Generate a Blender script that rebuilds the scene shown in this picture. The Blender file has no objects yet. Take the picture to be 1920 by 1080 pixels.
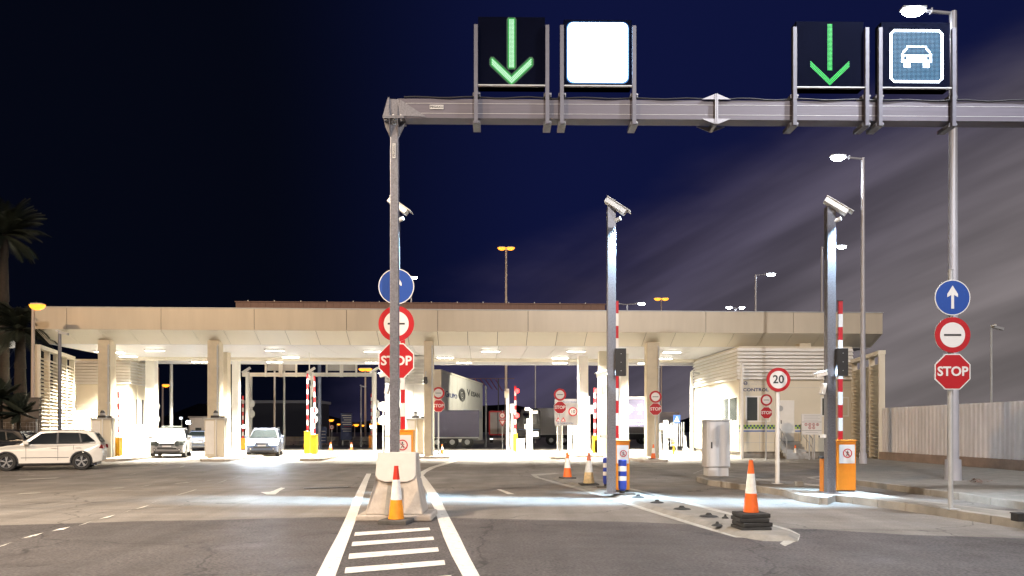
import bpy, bmesh, math, random
from mathutils import Vector, Matrix
random.seed(7)
R = math.radians
S = bpy.context.scene
COL = S.collection
# ---------------------------------------------------------------- camera
H = 1.65            # eye height; horizon sits at row 803 of 1080, focal length 1400 px of 1920
cam = bpy.data.cameras.new('camera'); co = bpy.data.objects.new('camera', cam); COL.objects.link(co)
co.location = (0, 0, H); co.rotation_euler = (R(90), 0, 0)
cam.sensor_width = 36; cam.lens = 26.25; cam.shift_y = 263/1920; cam.clip_end = 3000; cam.clip_start = .05
S.camera = co
S.view_settings.view_transform = 'Standard'; S.view_settings.look = 'None'
S.view_settings.exposure = 0; S.view_settings.gamma = 1
# ---------------------------------------------------------------- night sky: dark navy, an added pale bank on the right for a passing truck's blur
W = bpy.data.worlds.new('World'); S.world = W; W.use_nodes = True
nt = W.node_tree; N = nt.nodes; L = nt.links
bg = N['Background']
tc = N.new('ShaderNodeTexCoord')
def vmath(op, a, b=None):
    n = N.new('ShaderNodeVectorMath'); n.operation = op
    L.new(a, n.inputs[0])
    if b is not None: n.inputs[1].default_value = b
    return n
def mr(sock, a, b, c=0, d=1):
    n = N.new('ShaderNodeMapRange'); n.interpolation_type = 'SMOOTHSTEP'
    n.inputs['From Min'].default_value = a; n.inputs['From Max'].default_value = b
    n.inputs['To Min'].default_value = c; n.inputs['To Max'].default_value = d
    L.new(sock, n.inputs['Value']); return n.outputs['Result']
def mixc(f, a, b):
    n = N.new('ShaderNodeMix'); n.data_type = 'RGBA'
    L.new(f, n.inputs['Factor'])
    for s, v in ((6, a), (7, b)):
        if isinstance(v, tuple): n.inputs[s].default_value = (*v, 1)
        else: L.new(v, n.inputs[s])
    return n.outputs[2]
dn = vmath('NORMALIZE', tc.outputs['Generated'])
nz = N.new('ShaderNodeTexNoise'); nz.inputs['Scale'].default_value = 2.2; nz.inputs['Detail'].default_value = 5
st = vmath('MULTIPLY', dn.outputs[0], (1.0, 1.0, 3.2)); L.new(st.outputs[0], nz.inputs['Vector'])
bank = vmath('DOT_PRODUCT', dn.outputs[0], (.55, .185, -1))
addn = N.new('ShaderNodeMath'); addn.operation = 'MULTIPLY_ADD'
L.new(nz.outputs[0], addn.inputs[0]); addn.inputs[1].default_value = .30; L.new(bank.outputs['Value'], addn.inputs[2])
right = vmath('DOT_PRODUCT', dn.outputs[0], (1, 0, 0))
base = mixc(mr(right.outputs['Value'], -.32, .10), (.0014, .0022, .0065), (.0046, .007, .043))
low = vmath('DOT_PRODUCT', dn.outputs[0], (.9, 0, -1))
bk = mixc(mr(low.outputs['Value'], -.12, .44), (.048, .041, .085), (.20, .175, .175))
cx3 = N.new('ShaderNodeCombineXYZ'); s1 = N.new('ShaderNodeMath'); s1.operation = 'MULTIPLY'; s1.inputs[1].default_value = 9; L.new(bank.outputs['Value'], s1.inputs[0])
s2 = N.new('ShaderNodeMath'); s2.operation = 'MULTIPLY'; s2.inputs[1].default_value = 1.6; L.new(right.outputs['Value'], s2.inputs[0])
L.new(s1.outputs[0], cx3.inputs[0]); L.new(s2.outputs[0], cx3.inputs[1])
n3 = N.new('ShaderNodeTexNoise'); n3.inputs['Scale'].default_value = 1.3; n3.inputs['Detail'].default_value = 4; L.new(cx3.outputs[0], n3.inputs['Vector'])
sc3 = N.new('ShaderNodeVectorMath'); sc3.operation = 'SCALE'; L.new(bk, sc3.inputs[0]); L.new(mr(n3.outputs[0], .32, .68, .62, 1.3), sc3.inputs['Scale'])
allc = mixc(mr(addn.outputs[0], .10, .27), base, sc3.outputs[0])
L.new(allc, bg.inputs['Color']); bg.inputs['Strength'].default_value = 1.0

# ---------------------------------------------------------------- helpers
MATS = {}
def mat(name, col, rough=.6, metal=0, emit=None, es=1, var=.0, vs=3.0, bump=0, bs=40, stretch=(1, 1, 1), alpha=None, spec=None):
    m = bpy.data.materials.new(name); m.use_nodes = True; t = m.node_tree; p = t.nodes['Principled BSDF']
    p.inputs['Base Color'].default_value = (*col, 1); p.inputs['Roughness'].default_value = rough
    p.inputs['Metallic'].default_value = metal
    if spec is not None: p.inputs['Specular IOR Level'].default_value = spec
    if emit: p.inputs['Emission Color'].default_value = (*emit, 1); p.inputs['Emission Strength'].default_value = es
    if var or bump:
        c = t.nodes.new('ShaderNodeTexCoord'); mp = t.nodes.new('ShaderNodeMapping'); mp.inputs['Scale'].default_value = stretch
        t.links.new(c.outputs['Object'], mp.inputs[0])
    if var:
        n = t.nodes.new('ShaderNodeTexNoise'); n.inputs['Scale'].default_value = vs; n.inputs['Detail'].default_value = 8; n.inputs['Roughness'].default_value = .65
        r = t.nodes.new('ShaderNodeMapRange'); r.inputs['From Min'].default_value = .3; r.inputs['From Max'].default_value = .7
        r.inputs['To Min'].default_value = 1-var; r.inputs['To Max'].default_value = 1+var
        mu = t.nodes.new('ShaderNodeVectorMath'); mu.operation = 'SCALE'; mu.inputs[0].default_value = col
        t.links.new(mp.outputs[0], n.inputs['Vector']); t.links.new(n.outputs[0], r.inputs['Value'])
        t.links.new(r.outputs[0], mu.inputs['Scale']); t.links.new(mu.outputs[0], p.inputs['Base Color'])
        rr = t.nodes.new('ShaderNodeMapRange'); rr.inputs['To Min'].default_value = max(.05, rough-.12); rr.inputs['To Max'].default_value = min(1, rough+.12)
        t.links.new(n.outputs[0], rr.inputs['Value']); t.links.new(rr.outputs[0], p.inputs['Roughness'])
    if bump:
        n2 = t.nodes.new('ShaderNodeTexNoise'); n2.inputs['Scale'].default_value = bs; n2.inputs['Detail'].default_value = 4
        b = t.nodes.new('ShaderNodeBump'); b.inputs['Strength'].default_value = bump; b.inputs['Distance'].default_value = .02
        t.links.new(mp.outputs[0], n2.inputs['Vector']); t.links.new(n2.outputs[0], b.inputs['Height']); t.links.new(b.outputs[0], p.inputs['Normal'])
    MATS[name] = m; return m

def asphalt(name, col, grain, tone, streak, patch=0):
    m = bpy.data.materials.new(name); m.use_nodes = True; t = m.node_tree; p = t.nodes['Principled BSDF']
    c = t.nodes.new('ShaderNodeTexCoord')
    def noise(sc, st=(1, 1, 1), det=6):
        mp = t.nodes.new('ShaderNodeMapping'); mp.inputs['Scale'].default_value = st; t.links.new(c.outputs['Object'], mp.inputs[0])
        n = t.nodes.new('ShaderNodeTexNoise'); n.inputs['Scale'].default_value = sc; n.inputs['Detail'].default_value = det
        n.inputs['Roughness'].default_value = .6
        t.links.new(mp.outputs[0], n.inputs['Vector']); return n.outputs[0]
    def rng(s, a, b, lo=.3, hi=.7):
        r = t.nodes.new('ShaderNodeMapRange'); r.inputs['From Min'].default_value = lo; r.inputs['From Max'].default_value = hi
        r.inputs['To Min'].default_value = a; r.inputs['To Max'].default_value = b; t.links.new(s, r.inputs['Value']); return r.outputs[0]
    def mul(a, b):
        q = t.nodes.new('ShaderNodeMath'); q.operation = 'MULTIPLY'; t.links.new(a, q.inputs[0]); t.links.new(b, q.inputs[1]); return q.outputs[0]
    g = noise(26, det=6)
    f = mul(mul(rng(g, 1-grain, 1+grain), rng(noise(.35), 1-tone, 1+tone)), rng(noise(1.0, (.12, 2.2, 1), 5), 1-streak, 1+streak))
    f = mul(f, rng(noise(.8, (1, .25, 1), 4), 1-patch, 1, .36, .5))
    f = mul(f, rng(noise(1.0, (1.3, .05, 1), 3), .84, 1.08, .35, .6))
    vo = t.nodes.new('ShaderNodeTexVoronoi'); vo.feature = 'DISTANCE_TO_EDGE'; vo.inputs['Scale'].default_value = .22
    vm = t.nodes.new('ShaderNodeVectorMath'); vm.operation = 'ADD'; n9 = t.nodes.new('ShaderNodeTexNoise'); n9.inputs['Scale'].default_value = 1.1; n9.inputs['Detail'].default_value = 6
    t.links.new(c.outputs['Object'], n9.inputs['Vector']); t.links.new(c.outputs['Object'], vm.inputs[0]); t.links.new(n9.outputs['Color'], vm.inputs[1]); t.links.new(vm.outputs[0], vo.inputs['Vector'])
    crk = rng(vo.outputs['Distance'], .45, 1, .0015, .006)
    pz = rng(noise(.12), 0, 1, .5, .6); mx = t.nodes.new('ShaderNodeMath'); mx.operation = 'MAXIMUM'; t.links.new(crk, mx.inputs[0]); t.links.new(pz, mx.inputs[1])
    f = mul(f, mx.outputs[0])
    f = mul(f, rng(noise(2.2), 1, .72, .66, .72))
    s = t.nodes.new('ShaderNodeVectorMath'); s.operation = 'SCALE'; s.inputs[0].default_value = col
    t.links.new(f, s.inputs['Scale']); t.links.new(s.outputs[0], p.inputs['Base Color'])
    t.links.new(rng(noise(.9), .5, .85), p.inputs['Roughness'])
    b = t.nodes.new('ShaderNodeBump'); b.inputs['Strength'].default_value = .5; b.inputs['Distance'].default_value = .01
    t.links.new(g, b.inputs['Height']); t.links.new(b.outputs[0], p.inputs['Normal'])
    MATS[name] = m; return m

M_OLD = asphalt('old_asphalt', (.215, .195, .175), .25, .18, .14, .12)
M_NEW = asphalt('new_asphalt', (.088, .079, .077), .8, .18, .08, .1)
M_PAINT = mat('road_paint', (.75, .72, .66), .6, var=.14, vs=9, bump=.2)
t_ = M_PAINT.node_tree; p_ = t_.nodes['Principled BSDF']; lk = p_.inputs['Base Color'].links[0].from_socket
c_ = t_.nodes.new('ShaderNodeTexCoord'); q_ = t_.nodes.new('ShaderNodeTexNoise'); q_.inputs['Scale'].default_value = 7; q_.inputs['Detail'].default_value = 10; q_.inputs['Roughness'].default_value = .75
r_ = t_.nodes.new('ShaderNodeMapRange'); r_.inputs['From Min'].default_value = .585; r_.inputs['From Max'].default_value = .63; r_.inputs['To Max'].default_value = .75
x_ = t_.nodes.new('ShaderNodeMix'); x_.data_type = 'RGBA'; x_.inputs[7].default_value = (.14, .13, .125, 1)
t_.links.new(c_.outputs['Object'], q_.inputs['Vector']); t_.links.new(q_.outputs[0], r_.inputs['Value']); t_.links.new(r_.outputs[0], x_.inputs['Factor']); t_.links.new(lk, x_.inputs[6]); t_.links.new(x_.outputs[2], p_.inputs['Base Color'])
M_PAINTOLD = mat('worn_road_paint', (.42, .40, .36), .7, var=.3, vs=7)
M_CONC = mat('concrete', (.41, .36, .31), .85, var=.24, vs=2.5, bump=.35, bs=30)
M_CONCD = mat('kerb_concrete', (.25, .235, .21), .85, var=.25, vs=3, bump=.4, bs=25)
M_STONE = mat('kerb_stone', (.30, .28, .25), .85, var=.3, vs=1.3, bump=.4, bs=25)
M_CONCP = mat('pale_plate', (.50, .47, .44), .6, var=.06, vs=4)
M_GALV = mat('galvanised_steel', (.20, .20, .225), .42, .55, var=.28, vs=30)
M_BEAM = mat('beam_steel', (.115, .105, .13), .5, .2, var=.15, vs=3, stretch=(.4, 1, 8))
M_GREY = mat('grey_metal', (.45, .46, .47), .45, .3, var=.08, vs=4)
M_WHITE = mat('white_metal', (.78, .77, .74), .4, var=.05, vs=2)
M_CREAM = mat('cream_panel', (.66, .61, .50), .42, var=.05, vs=.7)
M_FASCIA = mat('fascia_panel', (.58, .52, .42), .33, .1, var=.06, vs=.9, stretch=(1.6, 1, .22))
M_SOFFIT = mat('soffit_panel', (.74, .70, .60), .38, var=.03, vs=.5)
M_CEIL = mat('ceiling_metal', (.66, .67, .70), .34, .0)
M_COLUMN = mat('column_concrete', (.52, .46, .35), .7, var=.12, vs=1.4, bump=.15)
M_ROOFB = mat('brown_cladding', (.22, .13, .10), .6, var=.15, vs=3, stretch=(6, 1, .3))
M_BLACK = mat('black_plastic', (.025, .025, .028), .5)
M_DARK = mat('dark_gap', (.02, .02, .02), .8)
M_RUBBER = mat('rubber', (.03, .03, .03), .8, var=.3, vs=12, bump=.3)
M_RUBBERG = mat('dusty_rubber', (.085, .08, .075), .85, var=.3, vs=9, bump=.4)
M_RED = mat('sign_red', (.40, .008, .014), .4)
M_BLUE = mat('sign_blue', (.012, .06, .30), .4)
M_SWHITE = mat('sign_white', (.68, .67, .66), .4)
M_SBACK = mat('sign_back', (.5, .5, .5), .5, .3)
M_ORANGE = mat('barrier_orange', (.72, .24, .015), .42, var=.1, vs=4)
M_ORANGED = mat('cabinet_orange', (.62, .20, .01), .42, var=.1, vs=4)
M_YELLOW = mat('barrier_yellow', (.52, .26, .004), .45, var=.06, vs=4)
M_CONE = mat('cone_orange', (.78, .14, .02), .45, var=.15, vs=9)
M_CONEL = mat('cone_bright_orange', (.85, .30, .02), .4, var=.12, vs=9)
M_CONER = mat('cone_red', (.55, .03, .015), .4, var=.1, vs=9)
M_CONEW = mat('cone_white', (.8, .78, .74), .35, var=.14, vs=12)
M_CARW = mat('car_white', (.72, .70, .66), .22, .0, var=.02)
M_CARD = mat('car_dark', (.02, .022, .03), .2)
M_CARB = mat('car_blue_grey', (.10, .12, .18), .25)
M_GLASS = mat('car_glass', (.012, .016, .018), .06, spec=.8)
M_WIN = mat('window_glass', (.06, .07, .07), .1, spec=.7)
M_TYRE = mat('tyre', (.02, .02, .02), .8)
M_RIM = mat('rim', (.55, .55, .55), .3, .8)
M_LEAF = mat('palm_leaf', (.012, .018, .009), .7, var=.4, vs=6)
M_BARK = mat('palm_bark', (.03, .022, .016), .9, var=.4, vs=8, bump=.5)
M_ORPOST = mat('orange_lit_post', (.48, .40, .34), .5, .2)
M_TARP = mat('trailer_tarp', (.075, .07, .12), .6, var=.15, vs=.8)
M_TRGREY = mat('trailer_grey', (.35, .34, .34), .5, var=.08, vs=1)
M_NAVY = mat('navy_letter', (.03, .05, .16), .5)
M_BOLB = mat('bollard_blue', (.015, .04, .30), .45, var=.1, vs=8)
M_SAND = mat('garden_wall', (.12, .105, .095), .85, var=.2, vs=2, bump=.3)
M_CORR = mat('corrugated_sheet', (.66, .64, .65), .45, .1, var=.14, vs=1.6, stretch=(1, 1, .35))
M_GREEN = mat('checker_green', (.35, .55, .08), .5)
M_BLUEL = mat('band_blue', (.08, .18, .5), .5)
M_REDSLAT = mat('painted_red_light', (.5, .06, .04), .5)
def em(name, c, s): return mat(name, (.02, .02, .02), .5, emit=c, es=s)
E_WHITE = em('led_white', (.80, .90, 1), 9)
E_SQUARE = em('led_panel_white', (.45, .72, 1), 22)
E_GREEN = em('led_green', (.66, 1, .74), 1.15)
E_GREEN2 = em('led_green_dim', (.02, 1, .15), 1.7)
E_BLUE = em('led_blue', (.12, .42, .75), 1.3)
E_LAMP = em('lamp_white', (.85, .92, 1), 60)
E_ORANGE = em('lamp_orange', (1, .34, .025), 2.6)
E_CEIL = em('ceiling_lamp', (1, .97, .85), 25)
E_HEAD = em('headlight', (.75, .88, 1), 50)
E_HEADD = em('headlight_dim', (.8, .9, 1), 4)
M_LPOST = mat('lamp_post_paint', (.42, .42, .46), .4, .2, var=.06, vs=2)
E_SPILL = em('painted_blue_spill', (.06, .36, 1), .8)  # painted glow at the rim of the white panel
E_HALO2 = em('painted_green_far_spill', (.01, .8, .25), .11)  # painted outer glow around the arrow, not an LED
E_HALO = em('painted_green_spill', (.01, 1, .12), .42)  # painted inner glow around the arrow, not an LED
E_RED = em('red_lamp', (1, .02, .02), 9)
E_ARROW = em('arrow_amber', (1, .35, .06), 6)

WARP = None
def car_warp(x, y, z):
    e = max(0, x-1.55)/.7; f = max(0, -x-1.55)/.7
    return (x-.12*e*e*(abs(y)/.9)**2+.12*f*f*(abs(y)/.9)**2, y*(1-.17*e*e-.12*f*f), z)
class MB:
    def __init__(s): s.v = []; s.f = []; s.m = []; s.mats = []; s.T = Matrix.Identity(4); s.sm = []
    def mi(s, m):
        if m not in s.mats: s.mats.append(m)
        return s.mats.index(m)
    def add(s, vs, fs, m, smooth=False):
        b = len(s.v); s.v += [tuple(s.T @ Vector(p)) for p in vs]; k = s.mi(m)
        for f in fs: s.f.append([i+b for i in f]); s.m.append(k); s.sm.append(smooth)
    def box(s, x0, x1, y0, y1, z0, z1, m):
        s.add([(x0,y0,z0),(x1,y0,z0),(x1,y1,z0),(x0,y1,z0),(x0,y0,z1),(x1,y0,z1),(x1,y1,z1),(x0,y1,z1)],
              [(0,3,2,1),(4,5,6,7),(0,1,5,4),(1,2,6,5),(2,3,7,6),(3,0,4,7)], m)
    def cb(s, cx, cy, cz, w, d, h, m): s.box(cx-w/2, cx+w/2, cy-d/2, cy+d/2, cz-h/2, cz+h/2, m)
    def cyl(s, p, q, r, m, n=12, r2=None, caps=True):
        p = Vector(p); q = Vector(q); d = (q-p).normalized(); r2 = r if r2 is None else r2
        a = d.orthogonal().normalized(); b = d.cross(a); vs = []
        for c, rr in ((p, r), (q, r2)):
            for i in range(n):
                t = 2*math.pi*i/n; vs.append(c + a*math.cos(t)*rr + b*math.sin(t)*rr)
        s.add(vs, [(i, (i+1) % n, n+(i+1) % n, n+i) for i in range(n)], m, True)
        if caps: s.add(vs, [tuple(range(n-1, -1, -1)), tuple(range(n, 2*n))], m)
    def bar(s, p, q, w, h, m):
        p = Vector(p); q = Vector(q); d = (q-p).normalized(); up = Vector((0, 0, 1))
        if abs(d.z) > .99: up = Vector((0, 1, 0))
        a = d.cross(up).normalized()*w/2; b = a.cross(d).normalized()*h/2
        vs = [c+i*a+j*b for c in (p, q) for i, j in ((-1,-1),(1,-1),(1,1),(-1,1))]
        s.add(vs, [(0,1,2,3),(7,6,5,4),(0,4,5,1),(1,5,6,2),(2,6,7,3),(3,7,4,0)], m)
    def prism(s, pts, d0, d1, m, ax='y'):       # polygon in (x,z) extruded along y; ax='z': polygon in (x,y)
        n = len(pts); vs = []
        for d in (d0, d1):
            for a, b in pts: vs.append((a, d, b) if ax == 'y' else ((a, b, d) if ax == 'z' else (d, a, b)))
        s.add(vs, [tuple(range(n)), tuple(range(2*n-1, n-1, -1))] + [(i, n+i, n+(i+1) % n, (i+1) % n) for i in range(n)], m)
    def ring(s, cx, cz, y, r0, r1, m, n=40, d=.004):
        vs = []
        for r in (r0, r1):
            for i in range(n):
                t = 2*math.pi*i/n; vs.append((cx+r*math.cos(t), y, cz+r*math.sin(t)))
        s.add(vs, [(i, (i+1) % n, n+(i+1) % n, n+i) for i in range(n)], m)
    def disc(s, cx, cz, y, r, m, n=40): s.add([(cx+r*math.cos(2*math.pi*i/n), y, cz+r*math.sin(2*math.pi*i/n)) for i in range(n)], [tuple(range(n))], m)
    def poly(s, pts, m): s.add(pts, [tuple(range(len(pts)))], m)
    def build(s, name, parent=None, bevel=0, seg=2):
        if WARP: s.v = [WARP(*p) for p in s.v]
        me = bpy.data.meshes.new(name); me.from_pydata(s.v, [], s.f)
        for m in s.mats: me.materials.append(m)
        for i, p in enumerate(me.polygons): p.material_index = s.m[i]; p.use_smooth = s.sm[i]
        bm = bmesh.new(); bm.from_mesh(me)
        if bevel: bmesh.ops.remove_doubles(bm, verts=bm.verts, dist=1e-5)
        bmesh.ops.recalc_face_normals(bm, faces=bm.faces)
        bm.to_mesh(me); bm.free()
        o = bpy.data.objects.new(name, me); COL.objects.link(o)
        if parent: o.parent = parent
        if bevel:
            b = o.modifiers.new('bevel', 'BEVEL'); b.width = bevel; b.segments = seg; b.limit_method = 'ANGLE'; b.angle_limit = R(35)
        return o
def P(name, parent, bevel=0):               # decorator-like small builder
    mb = MB(); mb._n = name; mb._p = parent; mb._b = bevel; return mb
def done(mb): return mb.build(mb._n, mb._p, mb._b)
def tag(o, label, cat, group=None):
    o['label'] = label; o['category'] = cat
    if group: o['group'] = group
    return o
def thing(name, label, cat, loc=(0, 0, 0), rz=0, group=None):
    o = bpy.data.objects.new(name, None); COL.objects.link(o); o.empty_display_size = .3
    o.location = loc; o.rotation_euler = (0, 0, rz); return tag(o, label, cat, group)
def struct(o, kind='structure'): o['kind'] = kind; return o
def kids(o): return [c for c in bpy.data.objects if c.parent == o]
def dup(o, loc, rz, label, group=None, parent=None):
    c = o.copy(); COL.objects.link(c)
    if parent: c.parent = parent
    else: c.location = loc; c.rotation_euler = (0, 0, rz); c['label'] = label
    if group and not parent: c['group'] = group
    for k in kids(o): dup(k, None, None, None, None, c)
    return c
def lettering(parent, txt, size, x, y, z, m, bold=0, name='lettering', rot=(R(90), 0, 0), ext=.002, sx=1):
    c = bpy.data.curves.new('t', 'FONT'); c.body = txt; c.size = size; c.align_x = 'CENTER'; c.align_y = 'CENTER'
    c.extrude = ext; c.offset = bold; c.resolution_u = 3
    o = bpy.data.objects.new('t', c); COL.objects.link(o); bpy.context.view_layer.update()
    me = bpy.data.meshes.new_from_object(o.evaluated_get(bpy.context.evaluated_depsgraph_get()))
    bpy.data.objects.remove(o); me.materials.clear(); me.materials.append(m); me.name = name
    q = bpy.data.objects.new(name, me); COL.objects.link(q); q.parent = parent
    q.location = (x, y, z); q.rotation_euler = rot; q.scale = (sx, 1, 1); return q
def light(parent, kind, loc, power, col, name='lamp', size=.3, rot=(0, 0, 0), **k):
    l = bpy.data.lights.new(name, kind); l.energy = power; l.color = col
    if kind == 'AREA':
        l.shape = 'RECTANGLE'; l.size = size; l.size_y = k.get('sy', size)
        if 'spread' in k: l.spread = k['spread']
    else: l.shadow_soft_size = size
    if kind == 'SPOT': l.spot_size = k['cone']; l.spot_blend = k.get('blend', .5)
    o = bpy.data.objects.new(name, l); COL.objects.link(o); o.parent = parent; o.location = loc; o.rotation_euler = rot
    if 'scale' in k: o.scale = k['scale']
    return o
def G(x, y, z=0):                            # photo pixel on the plane of height z -> world X, Y
    Y = 1400*(H-z)/(y-803.0); return ((x-960)/1400*Y, Y)
def X(x, Y): return (x-960)/1400*Y
def Z(y, Y): return H+(803-y)*Y/1400

# ---------------------------------------------------------------- ground
m = MB(); m.box(-350, 350, -80, 700, -.5, 0, M_OLD); struct(m.build('road'))
# newer dark asphalt in the foreground with a slightly wavy edge
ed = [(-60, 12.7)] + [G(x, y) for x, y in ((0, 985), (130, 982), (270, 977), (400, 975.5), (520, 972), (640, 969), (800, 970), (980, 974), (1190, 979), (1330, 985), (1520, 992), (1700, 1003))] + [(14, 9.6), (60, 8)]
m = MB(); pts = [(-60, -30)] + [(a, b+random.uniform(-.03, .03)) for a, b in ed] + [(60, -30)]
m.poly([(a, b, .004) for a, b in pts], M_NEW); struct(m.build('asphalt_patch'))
# dark seam along the patch edge
# ---------------------------------------------------------------- road markings
def flat(m, pts, z, mt): m.poly([(*G(x, y, z), z) for x, y in pts], mt)
def strip(m, path, z, mt, w=None):           # path: (xleft, xright, y)
    for (a, b, y), (c, d, e) in zip(path, path[1:]): flat(m, [(a, y), (b, y), (d, e), (c, e)], z, mt)
m = MB(); strip(m, [(585, 622, 1100), (593, 629, 1079), (613, 643, 1040), (632, 656, 1005), (645, 666, 978), (657, 675, 950), (668, 683, 925), (679, 690, 903), (687, 696, 888)], .010, M_PAINT)
struct(m.build('left_edge_line'))
m = MB(); strip(m, [(878, 915, 1100), (867, 899, 1079), (846, 878, 1040), (831, 861, 1005), (822, 847, 978), (815, 835, 955), (801, 820, 925), (790, 804, 903), (783, 794, 891)], .010, M_PAINT)
strip(m, [(783, 794, 891), (788, 800, 885), (805, 818, 876), (826, 840, 870), (846, 859, 864)], .010, M_PAINT)
struct(m.build('right_edge_line'))
m = MB()
for a, b, c, d, t in ((666, 998, 805, 989, 5), (661, 1016, 812, 1006, 6), (655, 1038, 821, 1026, 8), (648, 1064, 833, 1050, 9), (640, 1096, 846, 1078, 11)):
    flat(m, [(a, b), (c, d), (c+2, d+t), (a-2, b+t+2)], .012, M_PAINT)
struct(m.build('hatching_bars'))
m = MB()
for x0, y0, x1, y1 in ((-12, 1026, 23, 1018), (40, 1008, 82, 1000), (97, 994, 132, 989), (146, 984, 172, 978.5), (185, 972, 216, 966.5), (228, 961, 248, 956), (254, 953, 280, 948), (278, 944, 296, 939.5), (329, 928, 371, 917.5), (398, 908, 428, 899.5), (430, 899, 454, 892)):
    t = (y0-803)/219*9
    flat(m, [(x0, y0+t*.2), (x0+t*1.7, y0-t*.35), (x1, y1-t*.2), (x1-t*1.7, y1+t*.5)], .010, M_PAINT)
struct(m.build('lane_dashes'))
m = MB()
for x0, y0, x1, y1 in ((-10, 938, 40, 928), (30, 926, 78, 923.5), (50, 892.5, 70, 890), (30, 899, 112, 895.5), (208, 915.5, 235, 914), (263, 911.5, 285, 909), (325, 906.5, 360, 903.5), (240, 889.5, 260, 887), (293, 881.5, 305, 880), (337, 875.5, 347, 873), (383, 901.5, 400, 900), (1010, 905, 1010, 905), (936, 917, 950, 926)):
    if x0 == x1: continue
    if x0 == 936: flat(m, [(930, 917), (938, 917), (965, 926.5), (952, 926.5)], .010, M_PAINT); continue
    flat(m, [(x0, y0+1), (x0+8, y0-1), (x1, y1-.4), (x1-8, y1+1.4)], .010, M_PAINTOLD)
struct(m.build('worn_lane_dashes'))
m = MB(); flat(m, [(488, 922.5), (505, 922), (513, 920), (517, 918), (527, 914), (535, 915), (525, 920), (522, 922.5), (516, 927), (500, 927)], .010, M_PAINT)
flat(m, [(1145, 873), (1150, 873), (1156, 876), (1148, 876)], .010, M_PAINTOLD)
struct(m.build('lane_arrow'))
m = MB(); flat(m, [(568, 914), (652, 911.5), (654, 914), (570, 917)], .008, M_BLACK)
for i in range(42):
    x = 569+i*2; flat(m, [(x, 915.6-i*.06), (x+1, 915.6-i*.06), (x+.6, 914.3-i*.06), (x-.4, 914.3-i*.06)], .012, M_GREY)
struct(m.build('drain_grating'))

# ---------------------------------------------------------------- islands with kerbs
def island(name, top, z, mt=M_CONCD, side=.03, stones=True):
    g = [G(x, y, z) for x, y in top]
    cx = sum(a for a, b in g)/len(g); cy = sum(b for a, b in g)/len(g)
    m = MB(); n = len(g); vs = [(a, b, z) for a, b in g]
    lo = []
    for i in range(n):
        p = Vector(g[i-1]); q = Vector(g[i]); r = Vector(g[(i+1) % n]); t = (r-p).normalized(); nn = Vector((t.y, -t.x))
        if nn.dot(Vector((q.x-cx, q.y-cy))) < 0: nn = -nn
        lo.append((q.x+nn.x*side, q.y+nn.y*side, 0))
    m.add(vs+lo, [tuple(range(n))] + [(i, (i+1) % n, n+(i+1) % n, n+i) for i in range(n)], mt)
    o = struct(m.build(name))
    if stones:                               # kerb stones laid end to end along the edge
        k = MB(); rn = random.Random(5)
        for i in range(n):
            p = Vector(g[i]); q = Vector(g[(i+1) % n]); e = q-p; Le = e.length
            if p.y > 30 or q.y > 30 or p.x > 17 and q.x > 17: continue
            e.normalize(); nn = Vector((e.y, -e.x))
            if nn.dot((p+q)/2-Vector((cx, cy))) < 0: nn = -nn
            c = max(1, round(Le/.95))
            for j in range(c):
                a = p+e*(Le*j/c+.006); b = p+e*(Le*(j+1)/c-.006); dz = .004+rn.uniform(0, .006)+.001*(i % 2); ou = .036+rn.uniform(0, .01)
                A, B, C_, D_ = a+nn*ou, b+nn*ou, b-nn*.13, a-nn*.13
                k.add([(*A, -.01), (*B, -.01), (*C_, -.01), (*D_, -.01), (*A, z+dz), (*B, z+dz), (*C_, z+dz), (*D_, z+dz)], [(0,3,2,1),(4,5,6,7),(0,1,5,4),(1,2,6,5),(2,3,7,6),(3,0,4,7)], M_STONE)
        struct(k.build('kerb_stones', bevel=.012))
    return o
island('right_traffic_island', [(1309, 894), (1330, 900.5), (1400, 909), (1468, 918), (1500, 927), (1540, 933), (1558, 926.5), (1600, 931.5), (1700, 944), (1800, 957.5), (1930, 976), (2200, 1016), (2400, 1016), (1980, 972), (1900, 960), (1800, 948), (1700, 935), (1620, 923), (1560, 913), (1500, 905), (1430, 898.5), (1340, 891), (1315, 890)], .15, M_CONCD, .03)
island('fence_pavement', [(1606, 900), (1700, 912), (1800, 925), (1930, 943), (2300, 992), (2700, 960), (2100, 880), (1800, 858), (1655, 854), (1600, 858), (1560, 862), (1565, 880)], .15, M_CONCD, .03)
island('middle_traffic_island', [(1045, 893), (1060, 900), (1100, 912), (1150, 925), (1210, 943), (1260, 958), (1330, 978), (1390, 996), (1440, 1004), (1478, 1005), (1482, 996), (1430, 981), (1360, 963), (1290, 946), (1230, 931), (1170, 918), (1120, 904), (1090, 896), (1064, 890)], .07, M_CONCD, .16, False)
m = MB()
strip(m, [(995, 1003, 889.5), (1003, 1012, 895), (1028, 1040, 902.5), (1080, 1093, 917), (1140, 1154, 935), (1200, 1216, 954), (1222, 1240, 961), (1300, 1320, 985), (1380, 1402, 1008)], .010, M_PAINTOLD)
flat(m, [(995, 889.5), (1000, 889), (1040, 886.5), (1048, 888), (1012, 891.5), (1003, 891)], .011, M_PAINTOLD)
flat(m, [(1165, 914), (1172, 913), (1240, 928), (1330, 951), (1400, 970), (1388, 972), (1320, 953), (1232, 930)], .010, M_PAINTOLD)
flat(m, [(1400, 973), (1440, 981), (1480, 992), (1500, 1002), (1498, 1012), (1472, 1024), (1462, 1019), (1478, 1008), (1474, 1000), (1430, 986), (1390, 976)], .011, M_PAINTOLD)
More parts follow.
